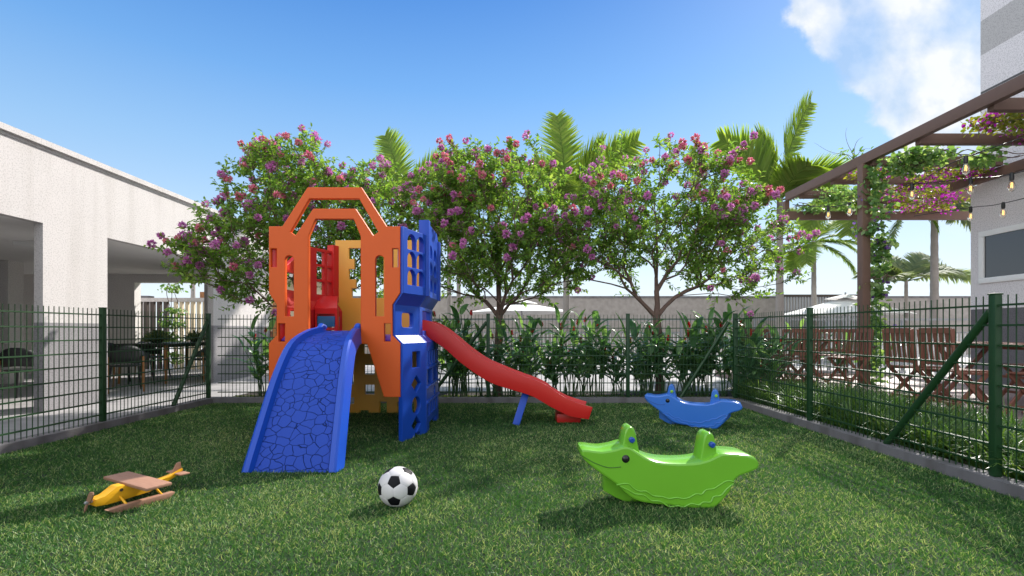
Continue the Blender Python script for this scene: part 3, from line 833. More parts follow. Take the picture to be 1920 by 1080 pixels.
L_.new(rp_.outputs[0], bp_.inputs['Height'])
L_.new(bp_.outputs[0], b_.inputs['Normal'])
# grooves coloured a darker blue than the stones
dm_ = N_.new('ShaderNodeMix'); dm_.data_type = 'RGBA'; dm_.inputs[6].default_value = (.006, .03, .20, 1)
src_ = b_.inputs['Base Color'].links[0].from_socket
L_.new(rp_.outputs[0], dm_.inputs[0]); L_.new(src_, dm_.inputs[7]); L_.new(dm_.outputs[2], b_.inputs['Base Color'])
mb = MB(); mb.add(vs, fs); ro = mb.build('climbing_ramp', M['blue'], TW, sharp=28)
# tread: grooved sheet lying between the rails
tv = []
for p, nr, h in secs:
    for t in np.linspace(-1, 1, 7):
        tv.append(Vector((RX + t * (h - .068) - CXT, p.y - 5.2, p.z)) + nr * .004)
for q in tv: q.z = max(q.z, .006)
tf = [(i * 7 + j, i * 7 + j + 1, (i + 1) * 7 + j + 1, (i + 1) * 7 + j) for i in range(n - 1) for j in range(6)]
mb = MB(); mb.add(tv, tf); mb.build('tread', ramp_m, ro, sharp=60)
# rounded rail tips at the top
for s_ in (-1, 1):
    MB().tube([(RX + s_ * (rw(4.5) - .03) - CXT, 4.42 - 5.2, 1.01), (RX + s_ * (rw(4.5) - .03) - CXT, 4.47 - 5.2, 1.035), (RX + s_ * (rw(4.5) - .03) - CXT, 4.55 - 5.2, 1.03)], [.028, .034, .022], 10).build('rail_tip', M['blue'], ro)

# ---- red slide
SD0, SD1 = 5.18, 5.64
top = [(205, 90), (290, 97), (400, 150), (500, 225), (600, 310), (700, 385), (800, 445), (900, 488), (1000, 530), (1100, 568), (1200, 603), (1300, 650), (1380, 710), (1480, 765), (1580, 803), (1672, 828)]
bot = [(205, 225), (260, 235), (330, 270), (430, 340), (530, 430), (620, 500), (720, 570), (820, 625), (920, 660), (1020, 690), (1120, 720), (1200, 755), (1300, 815), (1400, 868), (1500, 910), (1640, 930)]
def c5(a, b): return ((740 + a / 4.5 - 960) * SD0 / F, 1 + (620 - (580 + b / 4.5)) * SD0 / F)
tp = smooth([Vector((*c5(*q), 0)) for q in top], 3); bt = smooth([Vector((*c5(*q), 0)) for q in bot], 3)
n = len(tp); vs = []
for i in range(n):
    a, b = tp[i], bt[i]
    bed = b.lerp(a, .35)
    def P(q, D): return (q.x - CXT, D - 5.2, max(q.y, .004))
    vs += [P(b, SD0 + .012), P(a, SD0), P(a, SD0 + .035), P(bed, SD0 + .05), P(bed, SD1 - .05), P(a, SD1 - .035), P(a, SD1), P(b, SD1 - .012)]
fs = [(i * 8 + j, i * 8 + (j + 1) % 8, (i + 1) * 8 + (j + 1) % 8, (i + 1) * 8 + j) for i in range(n - 1) for j in range(8)]
fs += [tuple(range(8)), tuple(reversed(range((n - 1) * 8, n * 8)))]
mb = MB(); mb.add(vs, fs)
sl = mb.build('slide', M['red'], TW, sharp=30, bevel=.005)
e = tp[-1]
MB().box(e.x - .36 - CXT, e.x - .10 - CXT, SD0 + .17 - 5.2, SD1 - .03 - 5.2, .002, .10).build('slide_foot', M['red'], sl, bevel=.01)
lx0, lx1 = (962 - 960) * 5.25 / F, (976 - 960) * 5.25 / F
mb = MB(); mb.bar((.04 - CXT, 5.24 - 5.2, .002), (.16 - CXT, 5.34 - 5.2, .36), .09, .075, up=(1, 0, 0)); mb.build('slide_leg', M['blue'], sl, bevel=.006)

# ================================================================ rocking toys
near = [(112, 600), (109, 575), (125, 550), (240, 562), (330, 550), (390, 532), (440, 537), (500, 575), (560, 610), (640, 635), (760, 645), (880, 640), (960, 622), (1030, 590), (1065, 578), (1150, 580), (1240, 590), (1290, 612),
        (1311, 650), (1298, 682), (1240, 710), (1180, 732), (1145, 765), (1110, 840), (1060, 900), (1010, 945), (970, 957), (840, 948), (700, 930), (590, 920), (500, 903), (430, 868), (345, 790), (240, 715), (150, 645)]
RD = 2.776
def r3_(a, b): return ((1060 + a / 3.6 - 960) * RD / F, 1 + (620 - (690 + b / 3.6)) * RD / F)
XC = r3_(760, 0)[0]
pts = [(r3_(*q)[0] - XC, r3_(*q)[1]) for q in near]
sp_ = smooth([Vector((x, z, 0)) for x, z in pts], 3, True)
def rocker(name, label, m, peg, loc, rz, scale):
    q = empty(name, loc, rz, label, 'rocking toy', 'dolphin-shaped rocking toys')
    q.scale = (scale,) * 3
    me = plate('body', [(p.x, p.y) for p in sp_], [], .20, .013, warp=lambda u, v, w: (u, -w, max(v + .0, .002)))
    body = meshobj('body', me, m, q, 'keep')
    def ctr(a, b):
        x, z = r3_(a, b); return x - XC, z
    bo = [(-.395, .22), (-.392, .068), (-.33, .03), (-.265, .0025), (.20, .0025), (.27, .045), (.345, .13), (.36, .22)]
    meshobj('rocker_base', plate('rocker_base', bo, [], .10, .006, warp=lambda u, v, w: (u, .056 + w, v)), m, body, 'keep')
    # moulded wave lines, mouth, eye on both flanks
    for s_ in (-1, 1):
        yy = s_ * .101
        for base in ([(345, 790), (420, 780), (460, 812), (500, 832), (545, 832), (590, 862), (650, 868), (700, 882), (750, 875), (800, 882), (840, 872), (880, 850), (920, 852), (950, 822), (1000, 815), (1040, 790), (1090, 762), (1140, 768)],
                     [(370, 800), (420, 822), (470, 850), (530, 858), (580, 895), (640, 900), (700, 935), (760, 930), (800, 938), (850, 915), (900, 925), (930, 905), (980, 905), (1000, 868), (1050, 860), (1090, 815), (1135, 780)]):
            pp = []
            for a, b in base:
                x, z = ctr(a, b); pp.append(Vector((x, yy, z)))
            MB().tube(smooth(pp, 3), .0042, 6).build('wave_ridge', m, body)
        pp = [Vector((ctr(a, b)[0], s_ * .1005, ctr(a, b)[1])) for a, b in ((112, 592), (150, 615), (200, 642), (290, 672), (375, 667))]
        MB().tube(smooth(pp, 3), .0028, 6).build('mouth_line', M['dark_line'] if 'dark_line' in M else m, body)
        ex, ez = ctr(408, 614)
        MB().ball((ex, s_ * .096, ez), .0235, 16, 10, (1, .6, 1)).build('eye', M['black_pl'], q)
    for (a0, a1, b0, b1, ca, cb) in ((346, 502, 575, 384, 432, 470), (868, 1030, 650, 424, 962, 502)):
        am = (a0 + a1) / 2
        h_ = b0 - b1
        prof_ = [(a0 + 6, b0 + 12), (a0 + 18, b0 - .18 * h_), (a0 + 32, b0 - .52 * h_), (a0 + 42, b0 - .80 * h_), (a0 + 56, b1 + .06 * h_), (am, b1), (a1 - 56, b1 + .06 * h_), (a1 - 42, b0 - .80 * h_), (a1 - 32, b0 - .52 * h_), (a1 - 18, b0 - .18 * h_), (a1 - 6, b0 + 12)]
        KF = (RD + .09) / RD
        def ctf(a, b):
            x, z = r3_(a, b); return x * KF - XC, 1 - (1 - z) * KF
        po = [ctf(a, b) for a, b in prof_]
        po = [po[0]] + [(p.x, p.y) for p in smooth([Vector((x, z, 0)) for x, z in po[1:-1]], 3)] + [po[-1]]
        f_ = meshobj('handle_fin', plate('handle_fin', po, [], .12, .010, warp=lambda u, v, w: (u, -w, v)), m, q, 'keep')
        hx, hz = ctf(ca, cb)
        for s_ in (-1, 1):
            pg = MB().tube([(hx, s_ * .055, hz), (hx, s_ * .080, hz), (hx, s_ * .087, hz)], [.0165, .0165, .010], 14).build('grip_peg', peg, f_)
    return q
M['dark_line'] = mat('mouth_groove', (.05, .16, .012), .4)
rocker('rocking_dolphin', 'lime green rocking dolphin with blue grip pegs on the front lawn', M['green_pl'], M['peg_blue'], (XC, RD + .10, 0), 0, 1)
M['dark_line'] = mat('mouth_groove_blue', (.012, .06, .3), .4)
rocker('rocking_dolphin', 'blue rocking dolphin with green grip pegs near the rear fence', M['blue_pl'], M['peg_green'], (1.92, 5.17, 0), R(-22), .95)

# ================================================================ ball
bm = bmesh.new()
phi = (1 + 5 ** .5) / 2
ico = [Vector(p).normalized() for p in [(-1, phi, 0), (1, phi, 0), (-1, -phi, 0), (1, -phi, 0), (0, -1, phi), (0, 1, phi), (0, -1, -phi), (0, 1, -phi), (phi, 0, -1), (phi, 0, 1), (-phi, 0, -1), (-phi, 0, 1)]]
tri = [(0, 11, 5), (0, 5, 1), (0, 1, 7), (0, 7, 10), (0, 10, 11), (1, 5, 9), (5, 11, 4), (11, 10, 2), (10, 7, 6), (7, 1, 8), (3, 9, 4), (3, 4, 2), (3, 2, 6), (3, 6, 8), (3, 8, 9), (4, 9, 5), (2, 4, 11), (6, 2, 10), (8, 6, 7), (9, 8, 1)]
BR = .111
pent, hexa = [], []
for i in range(12):
    ring_ = []
    for t in tri:
        if i in t:
            for j in t:
                if j != i and j not in ring_: ring_.append(j)
    c = ico[i]; ax = (ico[ring_[0]] - c).cross(c).normalized(); ay = c.cross(ax)
    ring_.sort(key=lambda j: math.atan2((ico[j] - c).dot(ay), (ico[j] - c).dot(ax)))
    pent.append([c.lerp(ico[j], 1 / 3) for j in ring_])
for a, b, c in tri:
    P = [ico[a], ico[b], ico[c]]; hp = []
    for i in range(3): hp += [P[i].lerp(P[(i + 1) % 3], 1 / 3), P[i].lerp(P[(i + 1) % 3], 2 / 3)]
    hexa.append(hp)
def panel(poly, mb):
    """puffed panel: rings from the seam to the middle"""
    c = sum(poly, Vector()) / len(poly); m_ = len(poly); rings = []
    fine = []
    for i in range(m_):
        for t in range(4): fine.append(poly[i].lerp(poly[(i + 1) % m_], t / 4))
    k = len(fine); vs = []
    for s_, r_ in ((1.0, .984), (.965, .996), (.90, 1.002), (.6, 1.004), (.3, 1.005)):
        vs += [c.lerp(p, s_).normalized() * BR * r_ for p in fine]
    vs.append(c.normalized() * BR * 1.005)
    fs = [(r_ * k + i, r_ * k + (i + 1) % k, (r_ + 1) * k + (i + 1) % k, (r_ + 1) * k + i) for r_ in range(4) for i in range(k)]
    fs += [(4 * k + i, 4 * k + (i + 1) % k, 5 * k) for i in range(k)]
    mb.add(vs, fs)
bq = empty('football', (-.651, 2.83, BR * .99), 0, 'white and black panelled football lying on the lawn', 'ball')
wq = MB()
for h_ in hexa: panel(h_, wq)
bqk = MB()
for p_ in pent: panel(p_, bqk)
w_ = wq.build('white_panels', M['ball_w'], bq, sharp=80); k__ = bqk.build('black_panels', M['ball_b'], bq, sharp=80)
# turn one pentagon toward the camera as in the photo
view = (Vector((0, 0, 1)) - Vector((-.651, 2.83, .111))).normalized()
rt = view.cross(Vector((0, 0, 1))).normalized() * -1; upv = rt.cross(view) * -1
rt = Vector((0, 0, 1)).cross(view).normalized(); upv = view.cross(rt)
ctr_ = (view * .93 + rt * -.19 + upv * .27).normalized()
lowp = (view * .62 + rt * -.19 + upv * -.75).normalized()
c0 = ico[0]; n1_ = ico[11]
def frame(a, b):
    a = a.normalized(); s_ = a.cross(b).normalized(); return Matrix((a, s_, a.cross(s_))).transposed()
Rm = frame(ctr_, lowp) @ frame(c0, n1_).transposed()
for o in (w_, k__):
    for v_ in o.data.vertices: v_.co = Rm @ v_.co
    o.data.update()
bm.free()

# ================================================================ wooden toy seaplane
hd = Vector((-.47, -.883, 0)); yaw = math.atan2(hd.y, hd.x)
AP = empty('toy_seaplane', (-2.195, 2.875, 0), yaw, 'yellow wooden toy seaplane with brown wing and floats on the grass', 'toy plane')
# local: x forward (nose), y to its side, z up
fpro = [(.195, .046), (.195, .084), (.15, .092), (.095, .128), (.06, .128), (.05, .116), (-.06, .116), (-.13, .104), (-.19, .115), (-.265, .142), (-.268, .126), (-.225, .100), (-.16, .075), (-.07, .050), (.06, .044), (.14, .040)]
mb = MB(); n = len(fpro)
def fw(x): return .036 if x > -.03 else max(.012, .036 - (-.03 - x) * .11)
mb.add([(x, fw(x), z) for x, z in fpro] + [(x, -fw(x), z) for x, z in fpro], [tuple(range(n)), tuple(reversed(range(n, 2 * n)))] + [(i, i + n, (i + 1) % n + n, (i + 1) % n) for i in range(n)])
fu = mb.build('fuselage', M['toy_y'], AP, bevel=.004)
MB().tube([(.075, -.0375, .104), (.075, -.0350, .104)], .009, 12).build('window_hole', M['dark_slat'], fu)
MB().tube([(.075, .0375, .104), (.075, .0350, .104)], .009, 12).build('window_hole', M['dark_slat'], fu)
MB().box(-.085, .048, -.24, .24, .116, .134).build('wing', M['wood_toy'], AP, bevel=.006)
MB().box(-.272, -.215, -.08, .08, .112, .121).build('tailplane', M['wood_toy'], AP, bevel=.003)
mb = MB(); tf_ = [(-.20, .114), (-.235, .178), (-.258, .181), (-.261, .138)]
mb.add([(x, .005, z) for x, z in tf_] + [(x, -.005, z) for x, z in tf_], [(0, 1, 2, 3), (7, 6, 5, 4)] + [(i, i + 4, (i + 1) % 4 + 4, (i + 1) % 4) for i in range(4)]); mb.build('tail_fin', M['wood_toy'], AP, bevel=.002)
for s_ in (-1, 1):
    fl = [(.18, .034), (.135, .003), (-.12, .003), (-.16, .030), (-.16, .040), (.08, .040)]
    mb = MB(); n = len(fl); y0, y1 = s_ * .105 - .02, s_ * .105 + .02
    mb.add([(x, y0, z) for x, z in fl] + [(x, y1, z) for x, z in fl], [tuple(range(n)), tuple(reversed(range(n, 2 * n)))] + [(i, i + n, (i + 1) % n + n, (i + 1) % n) for i in range(n)])
    f_ = mb.build('float', M['wood_toy'], AP, bevel=.004)
    for x in (.08, -.10): MB().tube([(x, s_ * .03, .068), (x, s_ * .105, .034)], .0065, 8).build('strut', M['toy_y'], f_)
pr = MB()
for a in (52, 232):
    ca, sa = math.cos(R(a)), math.sin(R(a))
    base = [(.0, .010), (.02, .015), (.055, .019), (.085, .014), (.096, 0), (.085, -.014), (.055, -.019), (.02, -.015), (.0, -.010)]
    vs = [(.208 + (.006 if w_2 > 0 else -.001), ca * r_ - sa * w_2, .070 + sa * r_ + ca * w_2) for r_, w_2 in [(.82 * r0_, .82 * w0_) for r0_, w0_ in base]]
    n = len(vs); pr.add(vs + [(x + .007, y, z) for x, y, z in vs], [tuple(range(n)), tuple(reversed(range(n, 2 * n)))] + [(i, i + n, (i + 1) % n + n, (i + 1) % n) for i in range(n)])
pr.build('propeller', M['wood_toy'], AP, bevel=.0015)
MB().tube([(.192, 0, .070), (.226, 0, .070), (.232, 0, .070)], [.007, .009, .004], 10).build('propeller_hub', M['grey_metal'], AP)
# ================================================================ folding wooden chairs and tables on the deck
DZ = .12
def folding_chair():
    q = empty('folding_chair', (0, 0, DZ))
    W2 = .21
    # faces +y locally: back at -y
    for s_ in (-1, 1):
        x = s_ * W2
        MB().bar((x, -.24, .90), (x, -.19, .46), .022, .045, up=(0, 1, 0)).bar((x, -.19, .46), (x, .22, .0), .022, .045, up=(0, 1, 0)).build('back_leg', M['wood_red'], q, bevel=.004)
        x = s_ * (W2 - .03)
        MB().bar((x, .18, .44), (x, -.24, .0), .022, .045, up=(0, 1, 0)).build('front_leg', M['wood_red'], q, bevel=.004)
    mb = MB()
    for i in range(6): mb.box(-W2 + .03, W2 - .03, -.19 + i * .068, -.19 + i * .068 + .05, .44, .458)
    mb.box(-W2 + .012, -W2 + .03, -.2, .2, .415, .44).box(W2 - .03, W2 - .012, -.2, .2, .415, .44)
    mb.build('seat', M['wood_red'], q, bevel=.003)
    bk = MB(); 
    bk.bar((-W2 + .01, -.243, .88), (W2 - .01, -.243, .88), .022, .06).bar((-W2 + .01, -.2, .53), (W2 - .01, -.2, .53), .022, .05)
    for i in range(5):
        x = -W2 + .06 + i * (2 * W2 - .12) / 4
        bk.bar((x, -.242, .86), (x, -.203, .54), .042, .012, up=(0, 1, 0))
    bk.build('backrest', M['wood_red'], q)
    MB().bar((-W2 + .02, -.16, .10), (W2 - .02, -.16, .10), .02, .03).bar((-W2, .13, .10), (W2, .13, .10), .02, .03).build('stretcher', M['wood_red'], q)
    return q
CH = [(4.86, 5.95, -90, 'brown slatted folding chair backing on the border grass, farther from the green brace'),
      (4.86, 5.42, -90, 'brown slatted folding chair with its back to the border grass, behind the thick green brace'),
      (5.30, 4.93, 95, 'brown folding chair seen side-on against the dark base of the tower'),
      (4.42, 7.72, 0, 'brown slatted folding chair with its back to the lawn behind the middle fence post'),
      (5.20, 8.95, 170, 'brown folding chair on the far side of the square table by the ginger plants'),
      (5.38, 7.95, 100, 'brown folding chair seen side-on just before the pergola post'),
      (4.15, 8.35, -100, 'brown folding chair half hidden by ginger leaves at the far table'),
      (4.62, 9.05, 185, 'brown folding chair on the far side of the square table, nearer the rear fence'),
      (5.65, 8.75, 140, 'brown folding chair turned aslant behind the vine-covered post'),
      (6.5, 6.2, 90, 'brown folding chair beyond the long table near the tower wall')]
proto = None
for x, y, a, lab in CH:
    if proto is None: o = proto = folding_chair()
    else: o = copy_tree(proto)
    tag(o, lab, 'chair', 'folding chairs on the deck'); o.location = (x, y, DZ); o.rotation_euler.z = R(a)
def folding_table(x, y, w, d, lab):
    q = empty('folding_table', (x, y, DZ), 0, lab, 'table', 'folding tables on the deck')
    mb = MB(); n = max(5, int(w / .11)); st = w / n
    for i in range(n): mb.box(-w / 2 + i * st + .005, -w / 2 + (i + 1) * st - .005, -d / 2 + .05, d / 2 - .05, .715, .738)
    mb.box(-w / 2, w / 2, -d / 2, -d / 2 + .05, .70, .74).box(-w / 2, w / 2, d / 2 - .05, d / 2, .70, .74)
    mb.build('tabletop', M['wood_red'], q, bevel=.003)
    for s_ in (-1, 1):
        y_ = s_ * (d / 2 - .09)
        MB().bar((-w / 2 + .1, y_, .70), (w / 2 - .1, y_, 0), .05, .03, up=(0, 1, 0)).build('leg', M['wood_red'], q, bevel=.003)
        MB().bar((w / 2 - .1, y_ - s_ * .035, .70), (-w / 2 + .1, y_ - s_ * .035, 0), .05, .03, up=(0, 1, 0)).build('leg', M['wood_red'], q, bevel=.003)
    MB().bar((0, -d / 2 + .1, .35), (0, d / 2 - .1, .35), .03, .03).bar((-w / 2 + .13, -d / 2 + .1, .69), (-w / 2 + .13, d / 2 - .1, .69), .03, .03).build('stretcher', M['wood_red'], q)
folding_table(5.72, 5.75, .85, 1.3, 'long brown folding table before the two chairs behind the green brace')
folding_table(4.80, 8.35, .85, .8, 'square brown folding table beside the ginger plants')

# ================================================================ black chairs and the long table under the white building
def tub_chair():
    q = empty('dining_chair', (0, 0, 0))
    # faces +y; curved back shell
    vs = []; n = 14
    for j, (z, r_, e) in enumerate(((.50, .245, .0), (.60, .262, .0), (.70, .27, .01), (.76, .268, .02))):
        for i in range(n + 1):
            a = R(185 + 170 * i / n)
            hz = z - (.20 * abs(math.cos(a)) ** 3 if j > 1 else (.02 if j == 0 else 0) * abs(math.cos(a)))
            vs.append((r_ * math.cos(a), r_ * .95 * math.sin(a) - e, hz))
    fs = [(j * (n + 1) + i, j * (n + 1) + i + 1, (j + 1) * (n + 1) + i + 1, (j + 1) * (n + 1) + i) for j in range(3) for i in range(n)]
    me = MB().add(vs, fs).mesh('backrest')
    o = meshobj('backrest', me, M['chair_blk'], q, 60)
    md = o.modifiers.new('s', 'SOLIDIFY'); md.thickness = .018; md.offset = 0
    MB().lathe([(.05, .405), (.20, .415), (.235, .43), (.235, .445), (.2, .452), (.05, .446)], n=20).build('seat', M['chair_blk'], q)
    for x, y, mm in ((-.2, -.17, 'wood_leg'), (.2, -.17, 'wood_leg'), (-.19, .17, 'chair_blk'), (.19, .17, 'chair_blk')):
        top = .58 if y < 0 else .42
        MB().tube([(x * (1.12 if y < 0 else .95), y * 1.0, top), (x * 1.15, y * (1.35 if y > 0 else 1.25), 0)], [.018, .013], 8).build('leg', M[mm], q)
    return q
DC = [(-7.05, 7.2, 20, 'black dining chair with oak back legs alone beside the pilaster opening'),
      (-6.35, 8.15, 40, 'black dining chair half hidden by the green post, nearer than the long table'),
      (-6.85, 9.0, 10, 'black dining chair backing on the lawn at the near end of the long table'),
      (-7.75, 9.9, -80, 'black dining chair on the wall side of the long table, by the pilaster'),
      (-7.75, 10.7, -95, 'black dining chair on the wall side of the long table, by the opening'),
      (-6.15, 9.9, 80, 'black dining chair at the long table, beside the slanting green brace'),
      (-6.15, 10.75, 95, 'black dining chair at the far end of the long table by the corner post')]
proto2 = None
for x, y, a, lab in DC:
    if proto2 is None: o = proto2 = tub_chair()
    else: o = copy_tree(proto2)
    tag(o, lab, 'chair', 'black chairs at the long table'); o.location = (x, y, 0); o.rotation_euler.z = R(a)
q = empty('dining_table', (-6.95, 10.3, 0), 0, 'long dark dining table on oak legs under the white building', 'table')
MB().box(-.5, .5, -1.05, 1.05, .725, .755).build('tabletop', M['cushion'], q, bevel=.006)
for x in (-.42, .42):
    for y in (-.95, .95): MB().tube([(x, y, .725), (x * 1.05, y * 1.02, 0)], [.03, .022], 10).build('leg', M['wood_leg'], q)
mb = MB().box(-.42, .42, -.95, .95, .68, .725); mb.build('apron', M['cushion'], q)

# ================================================================ festoon lights under the pergola
glass = bpy.data.materials.new('clear_bulb'); nt_, N_, L_, b_ = nodes(glass)
b_.inputs['Base Color'].default_value = (.95, .9, .8, 1); b_.inputs['Roughness'].default_value = .03; b_.inputs['Transmission Weight'].default_value = .92; b_.inputs['IOR'].default_value = 1.15
fil = bpy.data.materials.new('lit_filament'); nt_, N_, L_, b_ = nodes(fil)
b_.inputs['Base Color'].default_value = (.9, .5, .15, 1); b_.inputs['Emission Color'].default_value = (1, .55, .16, 1); b_.inputs['Emission Strength'].default_value = 1.6
def festoon(label, pts, anchors):
    q = empty('string_light', pts[0], 0, label, 'string light', 'string lights under the pergola')
    o0 = Vector(pts[0])
    cord = smooth([Vector(p) - o0 for p in anchors], 5)
    MB().tube(cord, .006, 6).build('cord', M['socket'], q)
    proto_b = None
    for p in pts:
        p = Vector(p) - o0
        s_ = MB().lathe([(.010, .075), (.016, .07), (.020, .03), (.017, .0)], n=12).mesh('socket')
        g_ = MB().lathe([(.012, .0), (.018, -.015), (.031, -.06), (.032, -.075), (.024, -.10), (.008, -.115)], n=16).mesh('bulb')
        f_ = MB().tube([(-.006, 0, -.02), (-.011, 0, -.075), (-.004, .006, -.03), (.004, -.006, -.08), (.011, 0, -.03), (.006, 0, -.02)], .0032, 5).mesh('filament')
        b = meshobj('bulb', g_, glass, q, 60); b.location = p; b.scale = (1.3,) * 3
        s2 = meshobj('socket', s_, M['socket'], b); f2 = meshobj('filament', f_, fil, b)
P1 = [at(1553, 396, 9.3), at(1593, 389, 8.95), at(1710, 356, 7.6), at(1811, 306, 6.3)]
festoon('string of clear bulbs hanging from the front beam past the pergola post', P1, [P1[0] + Vector((-.5, .3, .2))] + [p + Vector((0, 0, .08)) for p in P1] + [P1[3] + Vector((.6, -1.2, .2))])
P2 = [at(1820, 398, 8.3), at(1881, 391, 7.6)]
festoon('string of two clear bulbs before the grey tower wall', P2, [P2[0] + Vector((-.3, .8, .12))] + [p + Vector((0, 0, .08)) for p in P2] + [P2[1] + Vector((.3, -.9, .15))])
P3 = [at(1820, 345, 7.1), at(1897, 338, 6.4)]
festoon('string of larger bulbs under the middle cross beams', P3, [P3[0] + Vector((-.5, .6, .15))] + [p + Vector((0, 0, .08)) for p in P3] + [P3[1] + Vector((.4, -.8, .15))])
# ================================================================ foliage
M['leaf'] = leaf_mat('tree_leaf', (.08, .18, .034), (.16, .31, .06), (.31, .43, .12), .52, .42)
M['ginger'] = leaf_mat('ginger_leaf', (.04, .13, .055), (.09, .215, .09), (.19, .34, .14), .45, .28)
M['palm'] = leaf_mat('palm_leaf', (.11, .20, .034), (.20, .31, .052), (.32, .40, .09), .58, .6, (1.45, 1.4, .6))
M['palm2'] = leaf_mat('palm_leaf_grey', (.10, .165, .085), (.18, .25, .13), (.30, .34, .19), .5, .6)
M['border'] = leaf_mat('border_leaf', (.04, .11, .022), (.085, .19, .04), (.20, .31, .09), .38, .35)
M['vine'] = leaf_mat('vine_leaf', (.08, .19, .06), (.16, .31, .11), (.31, .45, .20), .48, .4)
M['boug'] = leaf_mat('bougainvillea_leaf', (.10, .15, .02), (.19, .23, .03), (.33, .33, .06), .45, .45)
M['moss'] = leaf_mat('ground_cover_leaf', (.05, .10, .012), (.09, .15, .02), (.15, .20, .03), .3, .5)
M['fl_purple'] = leaf_mat('purple_petal', (.50, .14, .42), (.62, .24, .52), (.72, .40, .60), .35, .5, (1.25, 1, 1.25))
M['fl_pink'] = leaf_mat('pink_petal', (.55, .10, .24), (.68, .22, .34), (.74, .44, .36), .35, .5, (1.3, 1, 1.05))
M['fl_mag'] = leaf_mat('magenta_bract', (.42, .015, .38), (.55, .03, .50), (.62, .10, .55), .4, .5, (1.2, 1, 1.2))
M['fl_violet'] = leaf_mat('violet_petal', (.08, .03, .16), (.16, .08, .30), (.28, .18, .45), .3, .5, (1.1, 1, 1.2))
M['fl_red'] = leaf_mat('red_bract', (.42, .008, .010), (.55, .015, .02), (.60, .03, .05), .2, .4)


def pompom(name, n, r, m):
    d = rdir(n); V, Fc, T = scatter(d * r * .35, d + rdir(n) * .35, rdir(n), r * rng.uniform(.55, .85, n), r * .42, tint=rng.random(n))
    me = arrays_mesh(name, V, Fc, T); me.materials.append(m); return me
POMS = [pompom('flower', 70, .060, M['fl_purple']), pompom('flower', 70, .054, M['fl_purple']), pompom('flower', 60, .052, M['fl_pink']), pompom('flower', 60, .057, M['fl_pink'])]


